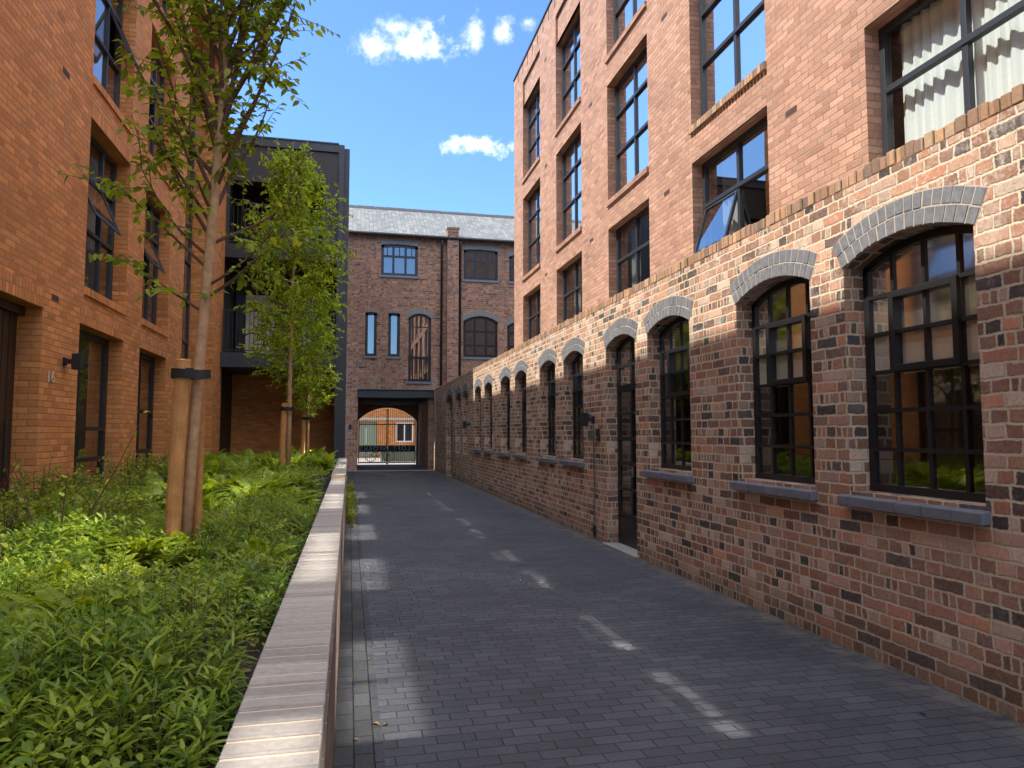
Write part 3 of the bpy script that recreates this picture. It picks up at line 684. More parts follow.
b = MB(); b.mbox(mW, .30, 3.575, 3.135, 3.47, -.03, .2); b.mbox(mW, .30, 3.575, 3.135, 3.16, -.08, -.03); b.mbox(mW, .30, 3.575, 3.445, 3.47, -.08, -.03); child(b, 'lintel_beam', bluegrey, WAR, bevel=.004)
b = MB(); b.quad((-3,WY-.22,10.2), (12,WY-.22,10.2), (12,WY+3.2,12.4), (-3,WY+3.2,12.4)); b.quad((-3,WY+6,10.3), (12,WY+6,10.3), (12,WY+3.2,12.4), (-3,WY+3.2,12.4)); ro = child(b, 'roof', slate, WAR)
b = MB(); x = -3
while x < 12: b.box(x+.006, min(x+.45, 12)-.006, WY+3.08, WY+3.32, 12.34, 12.46+random.uniform(-.01,.01)); x += .45
child(b, 'ridge_tile', simple('ridge_clay', (.22,.20,.19), .8, var=.3), ro)
b = MB(); b.tube([(-3,WY-.26,10.2),(12,WY-.26,10.2)], .075, 8); child(b, 'gutter', steel, WAR)
b = MB(); b.mbox(mW, 4.1, 4.6, 0, 10.62, -.25, .1); b.mbox(mW, 4.07, 4.63, 10.62, 10.7, -.28, .1); child(b, 'pier', B_back, WAR)
for x in (3.87, 4.70):
    b = MB(); b.tube([(x,WY-.22,10.1),(x,WY-.08,9.85),(x,WY-.08,3.6)], .05, 8); child(b, 'downpipe', steel, WAR, smooth=True)
for nm, o, nc in fw:
    rws = {'window': [o['v0']+.86], 'slit_window': [], 'door': [o['v0']+1.0, o['v0']+2.4], 'arched_window': [o['v0']+.52, o['v0']+1.15]}[nm]
    w = win_arch(WAR, mW, o, .08, nc, rws, navy if nm == 'window' else steel, G_fac, name=nm, bar=.10 if nc == 3 else .04, fr=.12)
    brick_arch(w, mW, o, rings=1 if nm in ('slit_window',) else 2, rh=.115, mat=B_blue)
    k = MB(); k.mbox(mW, o['u0']-.06, o['u1']+.06, o['v0']-.1, o['v0']-.004, -.06, .12)
    child(k, 'sill', B_sill, w)
    k = MB(); k.mbox(mW, o['u0']-.1, o['u1']+.1, o['v0']-.1, o['v1']+.3, .9, .95); child(k, 'room', darkroom, w)
    if nm == 'window':
        k = MB()
        for q in (1/6, .5, 5/6): c = o['u0']+(o['u1']-o['u0'])*q; k.mbox(mW, c-.02, c+.02, o['v0']+.9, o['v1']-.02, .07, .11)
        child(k, 'glazing_bar', steel, w)
    if nm == 'door':
        k = MB()
        for i in range(9): x = o['u0']+.1+i*.098; k.mbox(mW, x-.01, x+.01, o['v0']+.05, o['v0']+1.05, -.05, -.03)
        k.mbox(mW, o['u0']-.02, o['u1']+.02, o['v0']+1.05, o['v0']+1.09, -.06, -.02); k.mbox(mW, o['u0']-.02, o['u1']+.02, o['v0']+.03, o['v0']+.06, -.06, -.02)
        child(k, 'guard_rail', steel, w)
        curtains(w, mW, o['u0']+.55, o['u0']+.85, o['v0']+1.1, o['v1']-.2, .2, simple('pink_curtain', (.5,.33,.28), .9), amp=.02)

def text_mesh(txt, size, depth, mirror=False):
    cu = bpy.data.curves.new('lettering', 'FONT'); cu.body = txt; cu.size = size; cu.extrude = depth; cu.align_x = 'CENTER'; cu.align_y = 'CENTER'; cu.space_character = 1.25
    o = bpy.data.objects.new('lettering_curve', cu); COL.objects.link(o)
    bpy.context.view_layer.update()
    me = bpy.data.meshes.new_from_object(o.evaluated_get(bpy.context.evaluated_depsgraph_get()))
    bpy.data.objects.remove(o); bpy.data.curves.remove(cu)
    k = MB(); sg = -1 if mirror else 1
    k.add([(v.co.x*sg, v.co.z, v.co.y) for v in me.vertices], [tuple(p.vertices) for p in me.polygons])
    bpy.data.meshes.remove(me)
    return k
def text_at(txt, size, loc, mat, parent, mirror=False, name='lettering', rotX=False):
    k = text_mesh(txt, size, .006, mirror)
    k.v = [((loc[0]+a, loc[1]+b_, loc[2]+c) if not rotX else (loc[0]-b_, loc[1]+a, loc[2]+c)) for a, b_, c in k.v]
    return child(k, name, mat, parent)
GY = WY+5.12
GAT = empty('iron_gate', (1.85, GY, 0), 'closed black double iron gate with a white lettered board in the carriage arch', 'gate')
for s_, (a, c, word) in enumerate(((.44, 1.84, 'WORKS'), (1.86, 3.25, 'LOFT'))):
    k = MB(); lo = dict(u0=.40, u1=3.29, v0=0, v1=2.15, rise=.66)
    k.box(a, a+.045, GY-.025, GY+.025, .08, arc_v(lo, a+.02)); k.box(c-.045, c, GY-.025, GY+.025, .08, arc_v(lo, c-.02))
    k.box(a, c, GY-.02, GY+.02, .1, .16); k.box(a, c, GY-.02, GY+.02, 2.0, 2.05)
    x = a+.13
    while x < c-.06: k.box(x-.009, x+.009, GY-.009, GY+.009, .16, arc_v(lo, x)); x += .105
    lf = child(k, 'gate_leaf', steel, GAT)
    k = MB(); k.box(a+.05, c-.05, GY-.045, GY-.026, .66, .98); bd = child(k, 'name_board', steel, lf)
    text_at(word, .31, ((a+c)/2, GY-.055, .82), white, bd, mirror=True)
k = MB(); k.box(1.80, 1.90, GY-.06, GY-.03, .04, .14); child(k, 'drop_bolt', white, GAT)

# courtyard and the house beyond the gate
g = MB(); g.quad((-14,36.6,-.005), (18,36.6,-.005), (18,48,-.005), (-14,48,-.005)); structure(g, 'courtyard', simple('pale_courtyard', (.27,.25,.22), .9, var=.15, scale=4))
HOU = empty('brick_house', (2.5, 47, 0), 'orange brick house with a pale stone band seen through the gate bars', 'building')
mH = mY(47)
hd = dict(u0=.55, u1=1.75, v0=.05, v1=2.35); hw = dict(u0=2.95, u1=4.1, v0=1.0, v1=2.3)
hup = [dict(u0=.6, u1=1.8, v0=3.3, v1=4.6), dict(u0=2.95, u1=4.1, v0=3.3, v1=4.6)]
b = MB(); wall_open(b, mH, -9, 14, 0, 7, [hd, hw]+hup, .15); child(b, 'wall', B_left, HOU)
b = MB(); b.mbox(mH, -9, 14, 2.45, 2.6, -.03, .05); child(b, 'stone_band', simple('pale_stone', (.5,.46,.4), .9), HOU)
b = MB(); b.mbox(mH, .55, 1.75, .05, 2.35, .12, .16)
for i in range(6): b.mbox(mH, .6+.19*i, .6+.19*i+.17, .1, 2.3, .10, .125)
hdr = child(b, 'door', simple('sage_paint', (.25,.28,.20), .6), HOU); b = MB(); b.mbox(mH, 1.02, 1.06, .9, 1.9, .05, .09); child(b, 'handle', white, hdr)
for o in [hw]+hup:
    w = win_rect(HOU, mH, o, .08, [.5], [], white, glass=G_plain, fr=.09, bar=.09)
b = MB(); b.quad((-9,46.8,6.95), (14,46.8,6.95), (14,50,9), (-9,50,9)); child(b, 'roof', slate, HOU)
b = MB(); b.quad((-9,47.6,0), (14,47.6,0), (14,47.6,6.9), (-9,47.6,6.9)); child(b, 'room', darkroom, HOU)
t = empty('courtyard_planter', (2.6, 41.2, 0), 'grey green planter trough with pale shrubs in the courtyard behind the gate', 'planter')
k = MB(); k.hexa([(1.75,40.9,0),(3.7,40.9,0),(3.7,41.5,0),(1.75,41.5,0),(1.72,40.87,.62),(3.73,40.87,.62),(3.73,41.53,.62),(1.72,41.53,.62)]); child(k, 'trough', simple('trough_paint', (.20,.22,.16), .6), t, bevel=.02)
k = MB(); k.box(1.7,3.75,40.85,40.93,.60,.66); k.box(1.7,3.75,41.47,41.55,.60,.66); k.box(1.7,1.78,40.93,41.47,.60,.66); k.box(3.67,3.75,40.93,41.47,.60,.66); child(k, 'rim', simple('trough_rim', (.25,.27,.2), .6), t)
COURT = t
def copy_thing(o, loc, label):
    c = o.copy(); COL.objects.link(c); c.location = loc; c['label'] = label
    for ch in o.children:
        q = ch.copy(); COL.objects.link(q); q.parent = c
    return c
copy_thing(BIK, (1.62, 40.4, 0), 'dark bicycle parked in the courtyard behind the left gate leaf')
# ------------------------------------------------------------------ wall fittings
def wall_lamp(name, loc, s, label):
    t = empty(name, (0, 0, 0), label, 'lamp', 'box lamps on the alley walls')
    k = MB(); k.box(-.02, .02, -.05, .05, -.05, .05); k.box(.0, .11, -.022, .022, -.03, .03); k.v = [(s*a, b_, c) for a, b_, c in k.v]; child(k, 'bracket', steel, t)
    k = MB(); k.box(.10, .21, -.055, .055, -.10, .10); k.v = [(s*a, b_, c) for a, b_, c in k.v]; child(k, 'lamp_body', steel, t, bevel=.006)
    t.location = loc
    return t
wall_lamp('wall_lamp', (XL, 9.88, 2.47), 1, 'black box lamp on the orange brick pier beside the tall dark door')
wall_lamp('wall_lamp', (XR, 10.16, 1.78), -1, 'black box lamp on the old brick wall left of the arched glazed door')
wall_lamp('wall_lamp', (XR, 21.5, 1.85), -1, 'black box lamp far down the old brick wall beside the blind arches')
t = wall_lamp('wall_lamp', (.02, WY, 1.85), 1, 'black box lamp on the warehouse pier left of the carriage arch'); t.rotation_euler = (0, 0, -PI/2)
b = MB(); b.tube([(XR-.012,10.12,1.68),(XR-.012,10.12,.12)], .011, 6); tag(b.build('conduit', simple('conduit_grey', (.12,.11,.10), .6), origin=(XR-.012,10.12,.12)), 'thin grey conduit running down the wall below the box lamp', 'pipe')
b = MB(); b.box(XR-.03, XR-.002, 10.08, 10.16, .06, .22); tag(b.build('junction_box', steel, bevel=.005, origin=(XR-.01,10.12,.06)), 'small black box at the foot of the conduit on old brick', 'box')
b = MB(); b.box(XR-.018, XR-.002, 10.18, 10.40, 1.48, 1.62); tag(b.build('wall_plate', simple('plate_grey', (.22,.25,.23), .4, .6), bevel=.004, origin=(XR-.01,10.3,1.5)), 'grey metal plate on the brick below the box lamp', 'plate')
INT = empty('door_intercom', (XR, 9.93, 1.48), 'black door intercom on the brick beside the arched glazed door', 'intercom')
b = MB(); b.box(XR-.035, XR-.002, 9.88, 9.98, 1.46, 1.64); child(b, 'case', steel, INT, bevel=.006)
b = MB(); b.box(XR-.04, XR-.034, 9.91, 9.95, 1.50, 1.53); child(b, 'button', simple('button_steel', (.5,.5,.5), .3, 1), INT)
NUM = empty('house_number', (XL+.01, 9.47, 2.24), 'pale metal house number 16 on the orange brick pier', 'number')
k = text_mesh('16', .2, .006); k.v = [(XL+.012-b_, 9.47+a, 2.24+c) for a, b_, c in k.v]; child(k, 'digits', simple('number_metal', (.55,.47,.36), .4), NUM)

# ------------------------------------------------------------------ planter walls
def planter(y0, y1, top, label, name='planter_wall'):
    t = empty(name, (-.17, y0, 0), label, 'planter')
    b = MB(); b.box(-.27, -.05, y0, y1, 0, top-.068); child(b, 'wall', B_planter, t)
    b = MB(); y = y0
    while y < y1-.05:
        h = random.uniform(-.0006,.0006); b.box(-.284+h, -.056+h, y+.006, min(y+.096, y1)-.006, top-.065, top+h); y += .096
    child(b, 'coping', B_pcope, t, bevel=.004)
    b = MB(); b.box(-.281, -.059, y0+.001, y1-.001, top-.0665, top-.003); child(b, 'joint_mortar', simple('pale_mortar', (.62,.50,.36), .95, var=.15), t)
    return t
planter(-3, 12.2, .82, 'long brick planter wall with dark brick coping beside the paved alley')
planter(12.2, 20.7, .885, 'farther raised brick planter wall with a step up in its coping')
b = MB(); b.box(-3.4, -.285, 12.2, 12.26, .5, .885); tag(b.build('steel_edging', bluegrey, origin=(-1.8,12.2,.5)), 'thin dark steel edging crossing the bed between the two planters', 'edging')
b = MB()
def soil_z(x, y): return (.66 if y < 12.2 else .74) + .03*math.sin(x*3.1+y*1.3) + .02*math.sin(y*4.7-x*2) - (.05 if x > -.5 else 0)
nx, ny = 16, 110
for i in range(ny+1):
    for j in range(nx+1):
        y = -3+23.7*i/ny; x = -3.5+3.24*j/nx; b.v.append((x, y, soil_z(x, y) + random.uniform(-.012,.012)))
for i in range(ny):
    for j in range(nx): b.f.append((i*(nx+1)+j, i*(nx+1)+j+1, (i+1)*(nx+1)+j+1, (i+1)*(nx+1)+j)); b.mi.append(0)
structure(b, 'soil', soil)

# ------------------------------------------------------------------ foliage
def np_mesh(name, V, T, mats, mi=None, smooth=False):
    me = bpy.data.meshes.new(name); nv, nt = len(V), len(T)
    me.vertices.add(nv); me.vertices.foreach_set('co', np.asarray(V, np.float32).ravel())
    me.loops.add(nt*3); me.loops.foreach_set('vertex_index', np.asarray(T, np.int32).ravel())
    me.polygons.add(nt); me.polygons.foreach_set('loop_start', np.arange(0, nt*3, 3, dtype=np.int32))
    for q in mats: me.materials.append(q)
    if mi is not None: me.polygons.foreach_set('material_index', np.asarray(mi, np.int32))
    me.polygons.foreach_set('use_smooth', np.ones(nt, dtype=bool))
    me.update(calc_edges=True); me.validate()
    return me
def unit(a): return a/np.maximum(np.linalg.norm(a, axis=-1, keepdims=True), 1e-9)
def leaves(P, D, N, L, W, fold=.25, droop=.15):
    P, D, N = map(np.asarray, (P, D, N)); n = len(P); D = unit(D); S = unit(np.cross(D, N)); N = unit(np.cross(S, D))
    L = np.broadcast_to(L, (n,))[:, None]; W = np.broadcast_to(W, (n,))[:, None]
    z = np.array([0, 0, 1.0])
    def mid(f): return P + D*L*f - z*L*droop*f*f
    m1, m2, tip = mid(.33), mid(.68), mid(1.0)
    sd = lambda m, sg, k: m + sg*S*W*.5*k + N*W*fold*k
    V = np.stack([P, sd(m1, 1, .95), sd(m2, 1, .8), tip, sd(m2, -1, .8), sd(m1, -1, .95), m1, m2], 1).reshape(-1, 3)
    base = (np.arange(n)*8)[:, None, None]
    T = (np.array([[0,1,6],[1,2,7],[1,7,6],[2,3,7],[0,6,5],[5,6,7],[5,7,4],[4,7,3]])[None] + base).reshape(-1, 3)
    return V, T
def join(parts):
    V = []; T = []; o = 0
    for v, t in parts: V.append(v); T.append(t+o); o += len(v)
    return np.concatenate(V), np.concatenate(T)
def mk(name, me, parent=None, loc=None):
    o = bpy.data.objects.new(name, me); COL.objects.link(o)
    if parent is not None: o.parent = parent
    if loc is not None: o.location = loc
    return o
bark = simple('bark', (.42,.26,.14), .9, var=.55, scale=18, bump=.9, bscale=45)
bark2 = simple('twig_bark', (.11,.055,.035), .9, var=.3, scale=26)
L_tree = leaf_mat('tree_leaf', [(0,(.11,.18,.014)), (.5,(.20,.30,.022)), (.85,(.31,.38,.035)), (1,(.38,.40,.035))], .52)
L_mid = leaf_mat('hornbeam_leaf', [(0,(.15,.25,.014)), (.5,(.27,.40,.022)), (1,(.42,.52,.04))], .52)
L_cover = leaf_mat('cover_leaf', [(0,(.08,.155,.014)), (.45,(.155,.26,.024)), (.8,(.24,.35,.034)), (1,(.36,.43,.05))], .4, patch=1)
L_fern = leaf_mat('fern_leaf', [(0,(.16,.25,.02)), (.5,(.26,.36,.025)), (1,(.36,.44,.04))], .45)
L_grass = leaf_mat('grass_blade', [(0,(.06,.15,.02)), (.6,(.11,.22,.03)), (1,(.20,.30,.06))], .35)
L_shrub = leaf_mat('shrub_leaf', [(0,(.10,.18,.02)), (.5,(.21,.30,.03)), (.9,(.36,.40,.05)), (1,(.45,.36,.07))], .45)
UP = np.array([0, 0, 1.0])

def curve_pts(p, d, L, n, bendup=.0, wob=.08, rng=RNG):
    pts = [np.array(p, float)]; d = unit(np.array(d, float)); st = L/n
    for i in range(n):
        d = unit(d + UP*bendup/n + rng.normal(0, wob, 3)/math.sqrt(n)); pts.append(pts[-1]+d*st)
    return np.array(pts)
def make_tree(name, trunk, trad, branches, leaf, lm, label, group, twig=(4, .35), lf_step=.05, loc=(0, 0, 0), seed=1, leafdrop=.35):
    rng = np.random.default_rng(seed)
    t = empty(name, (0, 0, 0), label, 'tree', group)
    k = MB(); k.tube(trunk, trad, 10); tr = child(k, 'trunk', bark, t, smooth=True)
    k = MB(); parts = []; P = []; D = []; N = []; S = []
    for (p, d, L, r, bu) in branches:
        pts = curve_pts(p, d, L, 8, bu, .18, rng); k.tube([tuple(q) for q in pts], list(np.linspace(r, r*.25, 9)), 6)
        segs = [(pts, L)]
        nt = max(2, int(L*twig[0]))
        for j in range(nt):
            f = rng.uniform(.2, 1); i = min(7, int(f*8)); q = pts[i] + (pts[i+1]-pts[i])*(f*8-i); dd = unit(pts[i+1]-pts[i])
            side = unit(rng.normal(0, 1, 3)); td = unit(dd*.5 + side*.9 + UP*.05); tl = twig[1]*rng.uniform(.5, 1.2)
            tp = curve_pts(q, td, tl, 4, -.25, .2, rng); k.tube([tuple(z) for z in tp], [.004,.0035,.003,.002,.0015], 4, False); segs.append((tp, tl))
        for si, (sp, sl_) in enumerate(segs):
            m = max(2, int(sl_/lf_step)); lo = .25 if si == 0 else .05
            for f in np.linspace(lo, 1, m):
                x = f*(len(sp)-1); i = min(len(sp)-2, int(x)); q = sp[i]+(sp[i+1]-sp[i])*(x-i); dd = unit(sp[i+1]-sp[i])
                s = unit(np.cross(dd, UP + rng.normal(0, .3, 3)))*(1 if rng.random() < .5 else -1)
                P.append(q); D.append(dd*.45 + s*.8 - UP*leafdrop*rng.uniform(.2, 1.6) + rng.normal(0, .2, 3)); N.append(UP*.8 + rng.normal(0, .45, 3)); S.append(rng.uniform(.7, 1.2))
    child(k, 'branches', bark2, t)
    S = np.array(S); V, T = leaves(P, D, N, leaf[0]*S, leaf[1]*S, .18, .2)
    mk('crown', np_mesh('crown', V, T, [lm]), t)
    t.location = loc
    return t
# the near tree: slim trunk, steep loose branches, sparse crown
tr_pts = [(-1.275,5.80,.55), (-1.25,5.81,1.2), (-1.215,5.83,2.0), (-1.175,5.87,2.8), (-1.145,5.9,3.5), (-1.115,5.9,4.1), (-1.10,5.92,4.9), (-1.085,5.9,5.9), (-1.07,5.9,7.2)]
rg = np.random.default_rng(5); br = []
def on(pts, z):
    for a, c in zip(pts[:-1], pts[1:]):
        if a[2] <= z <= c[2]: f = (z-a[2])/(c[2]-a[2]); return np.array(a)+(np.array(c)-np.array(a))*f
    return np.array(pts[-1])
spec = [(2.5,3.0,.7,.5,.2),(2.85,3.5,.8,.75,.3),(3.2,2.6,1.0,.8,.3),(3.6,3.0,1.25,.9,.4),(3.3,4.2,.9,.9,.3),(3.75,2.2,1.2,1.0,.4),(4.3,2.9,1.3,.9,.3),(4.4,-.1,1.3,.9,.3),(2.62,-.05,.9,.55,-.1),(2.72,-.3,.75,.6,-.2),(2.95,3.3,.85,.62,.3),(3.05,.1,1.0,.6,.3),(3.1,2.9,1.05,.95,.3),(3.3,.25,1.15,1.0,.5),(3.45,3.6,1.2,1.0,.5),(3.5,-.6,1.1,1.0,.5),(3.62,1.7,.9,1.0,.3),
        (3.72,.05,1.5,1.15,.5),(3.8,2.6,1.5,1.25,.5),(3.9,-.9,1.3,1.2,.5),(3.95,3.9,1.5,1.2,.5),(4.0,.3,1.9,1.3,.6),(4.1,3.1,1.8,1.3,.6),(4.1,-.2,1.5,.9,.2),(4.2,1.2,1.3,1.1,.4),(4.3,4.4,1.3,1.1,.5),
        (4.4,.6,1.5,1.2,.4),(4.5,2.8,1.4,1.1,.4),(4.6,-.4,1.5,1.2,.4),(4.7,3.5,1.3,1.0,.4),(4.8,5.1,1.2,1.1,.4),(4.9,.1,1.3,1.0,.4),(5.0,2.2,1.2,1.0,.4),(5.2,-.7,1.1,1.0,.4),(5.3,3.2,1.1,1.0,.4),(5.5,.7,1.0,1.0,.3),(5.7,2.6,.9,1.0,.3),(5.9,4.5,.8,1.0,.3),(6.1,.2,.8,1.0,.3),(6.4,3.3,.7,1.1,.3)]
for z, az, L, el, bu in spec:
    c = math.cos(el); br.append((on(tr_pts, z), (math.cos(az)*c, math.sin(az)*c, math.sin(el)), L, .014*L/1.2+.004, bu))
make_tree('young_tree', tr_pts, [.048,.045,.043,.042,.040,.032,.024,.017,.01], br, (.078,.043), L_tree, 'nearest slim tree with loose sparse leaves tied to the thickest timber stake', 'trees in the planter', (7.5,.42), .041, loc=(.075,0,0), seed=3)
# the second tree: dense leafy column from low on the trunk
tp2 = [(0,0,-.2), (.01,.0,1.2), (0,.02,2.4), (.02,0,3.6), (0,.02,4.8), (.0,0,5.7), (0,0,6.3)]
br = []; rg = np.random.default_rng(9)
for i in range(64):
    z = 1.75 + 4.3*(i/63)**.9; q = (z-1.75)/4.4; R = .95*math.sin(PI*min(1, .22+q*.78))**.75 + .06
    az = i*2.4 + rg.normal(0, .3); el = .25+.6*q
    br.append((on(tp2, z), (math.cos(az)*math.cos(el), math.sin(az)*math.cos(el), math.sin(el)), R*1.12/math.cos(el)*.9, .010, .5))
T2 = make_tree('young_tree', tp2, [.045,.042,.038,.03,.022,.012,.006], br, (.070,.042), L_mid, 'leafy young tree standing in front of the railed balcony', 'trees in the planter', (15,.38), .028, loc=(-1.12, 14.0, .72), seed=4, leafdrop=.45)
T3 = T2.copy(); COL.objects.link(T3); T3.location = (-1.0, 18.3, .74); T3.rotation_euler = (0, 0, 2.2); T3.scale = (.8, .8, .72); T3['label'] = 'farthest young tree half hidden behind the leafy second tree'
for c_ in T2.children:
    q = c_.copy(); COL.objects.link(q); q.parent = T3

def stake(loc, h, r, lean, label, tie):
    t = empty('tree_stake', (0, 0, 0), label, 'stake', 'timber tree stakes')
    k = MB(); k.tube([(0,0,-.2), (lean*.5,0,h*.5), (lean,0,h-.01), (lean,0,h)], [r, r, r, r*.86], 12); child(k, 'post', timber, t, smooth=False)
    if tie:
        k = MB(); z = h-.11; a, c, w = tie
        ring = [(lean+(c/2)+(c/2+w)*math.cos(q), w*math.sin(q)*1.0, z) for q in np.linspace(0, 2*PI, 25)]
        cx_ = lean+c/2; n = 28; hh_ = .034
        for i in range(n):      # a flat strap with a little sag and a lapped end
            q0, q1 = 2*PI*i/n, 2*PI*(i+1)/n; sg = lambda q: .006*math.sin(2*q+.7)
            p = lambda q, o_, dz: (cx_+(c/2+w+o_)*math.cos(q), (w+o_)*math.sin(q), z+dz+sg(q))
            k.hexa([p(q0,-.004,-hh_), p(q1,-.004,-hh_), p(q1,.004,-hh_), p(q0,.004,-hh_), p(q0,-.004,hh_), p(q1,-.004,hh_), p(q1,.004,hh_), p(q0,.004,hh_)])
        k.box(cx_-.02, cx_+.035, -w-.02, -w-.003, z-hh_-.004, z+hh_+.004)
        child(k, 'tie_strap', rubber, t)
    t.location = loc
stake((-1.26,5.66,.60), 1.52, .056, .050, 'thick orange timber stake strapped to the nearest tree', (0, .11, .08))
stake((-1.14,5.97,.60), 1.34, .032, .0, 'thinner timber stake half hidden behind the nearest tree trunk', None)
stake((-1.24,13.9,.66), 1.48, .055, .05, 'leaning timber stake strapped to the leafy second tree', (0, .1, .07))
stake((-1.12,18.15,.70), 1.35, .05, .03, 'farthest timber stake strapped to the small trunk behind', (0, .1, .06))

# ---- low evergreen cover: whorls of leaves on short stems over the whole bed
def whorl(px, py, pz, h, n, ll, lw, rng, tiltlo=-.25, tilthi=.75):
    az = rng.uniform(0, 2*PI) + np.arange(n)*2.399; el = np.linspace(tilthi, tiltlo, n)+rng.normal(0, .15, n)
    D = np.stack([np.cos(az)*np.cos(el), np.sin(az)*np.cos(el), np.sin(el)], 1)
    hh = h*(1-.72*np.linspace(0, 1, n)**1.2)
    P = np.stack([np.full(n, px), np.full(n, py), pz+hh], 1) + D*.008
    N = np.tile(UP, (n, 1)) + rng.normal(0, .2, (n, 3))
    return P, D, N, ll*rng.uniform(.7, 1.15, n), lw*rng.uniform(.8, 1.15, n)
rng = np.random.default_rng(21)
acc = [[], [], [], [], []]; stems = MB()
def hump(x, y): return .5+.5*math.sin(x*2.7+1.3*math.sin(y*1.1))*math.cos(y*1.9+x*.7)
def mound(x, y):
    q = .5+.30*math.sin(4.1*x+1.7*math.sin(1.9*y))*math.cos(3.3*y+.8*x)+.28*math.sin(2.0*x-1.4*y+.6)+.14*math.sin(9.1*x+2)*math.sin(8.3*y)
    return max(0.0, min(1.0, q))
y = .9
while y < 20.5:
    dens = .054 if y < 4 else (.070 if y < 8 else .105)
    x = -3.4
    while x < -.36:
        px, py = x+rng.uniform(-.6, .6)*dens, y+rng.uniform(-.6, .6)*dens
        md = mound(px, py); bare = (px > -.62 and py < 4.2 and math.sin(py*2.3+.5)+rng.normal(0, .35) > .45-(px+.36)*1.5) or (md < .16 and rng.random() < .75)
        if not bare and px < -.34:
            h = .05+.25*md**1.3*rng.uniform(.75, 1.15)+.05*rng.random()
            if px > -.5: h *= .75
            sp_ = .5+.5*math.sin(1.7*px+2.2*math.sin(1.3*py+.4))*math.cos(1.45*py-.6)+rng.normal(0, .06)
            if sp_ < .42: n_, ll_, lw_ = int(rng.integers(10, 16)), .062, .024      # oval whorls
            elif sp_ < .68: n_, ll_, lw_ = int(rng.integers(15, 22)), .040, .017     # small leaved
            else: n_, ll_, lw_ = int(rng.integers(18, 26)), .072, .0125             # narrow feathery
            for a, q in zip(acc, whorl(px, py, soil_z(px, py), h, n_, ll_, lw_, rng)): a.append(q)
            if py < 5: stems.tube([(px, py, soil_z(px, py)-.02), (px, py, soil_z(px, py)+h*.95)], .0018, 4, False)
        x += dens
    y += dens
V, T = leaves(*[np.concatenate(a) for a in acc], fold=.12, droop=.18)
sv = np.array(stems.v); sf = np.array([t for f in stems.f for t in ((f[0], f[1], f[2]), (f[0], f[2], f[3]))])
nT = len(T); V2 = np.concatenate([V, sv]); T2_ = np.concatenate([T, sf+len(V)])
tag(mk('ground_cover', np_mesh('ground_cover', V2, T2_, [L_cover, simple('green_stem', (.09,.12,.03), .8)], [0]*nT+[1]*len(sf))), 'low dark green leafy ground cover filling the planter bed', 'ground cover', kind='stuff')

# ---- ferns, tufts and twiggy shrubs: every clump a thing of its own
def fern_mesh(seed, n=13, L=.5):
    r = np.random.default_rng(seed); P = []; D = []; N = []; S = []; k = MB()
    for i in range(n):
        az = i*2.399+r.normal(0, .2); el = r.uniform(.75, 1.25); l = L*r.uniform(.7, 1.1)
        pts = curve_pts((0, 0, .02), (math.cos(az)*math.cos(el), math.sin(az)*math.cos(el), math.sin(el)), l, 9, -1.25, .06, r)
        k.tube([tuple(p) for p in pts], list(np.linspace(.004, .0015, 10)), 4, False)
        for f in np.linspace(.18, 1, 22):
            x = f*9; j = min(8, int(x)); q = pts[j]+(pts[j+1]-pts[j])*(x-j); dd = unit(pts[j+1]-pts[j]); sd = unit(np.cross(dd, UP)); up = np.cross(sd, dd)
            w = .115*math.sin(PI*min(1, .25+f*.72))**.8*l/.5
            for s in (-1, 1): P.append(q); D.append(sd*s+dd*.35-UP*.12); N.append(up+r.normal(0, .15, 3)); S.append(w)
    V, T = leaves(P, D, N, np.array(S), np.array(S)*.36+.004, .1, .1)
    sv = np.array(k.v); sf = np.array([t for f in k.f for t in ((f[0], f[1], f[2]), (f[0], f[2], f[3]))])
    return np_mesh('fern', np.concatenate([V, sv]), np.concatenate([T, sf+len(V)]), [L_fern])
def tuft_mesh(seed, n=110, L=.5, lean=(0, 0)):
    r = np.random.default_rng(seed); V = []; T = []; o = 0
    for i in range(n):
        az = r.uniform(0, 2*PI); el = r.uniform(.7, 1.45); l = L*r.uniform(.6, 1.15)
        pts = curve_pts((r.normal(0, .03), r.normal(0, .03), 0), (math.cos(az)*math.cos(el)+lean[0], math.sin(az)*math.cos(el)+lean[1], math.sin(el)), l, 7, -1.1, .05, r)
        for j in range(8):
            dd = unit(pts[min(j+1, 7)]-pts[max(j-1, 0)]); sd = unit(np.cross(dd, UP))*(.0045*(1-(j/7.5)**2)+.0006); V += [pts[j]-sd, pts[j]+sd]
        for j in range(7): a = o+2*j; T += [(a, a+1, a+3), (a, a+3, a+2)]
        o += 16
    return np_mesh('grass_tuft', np.array(V), np.array(T), [L_grass])
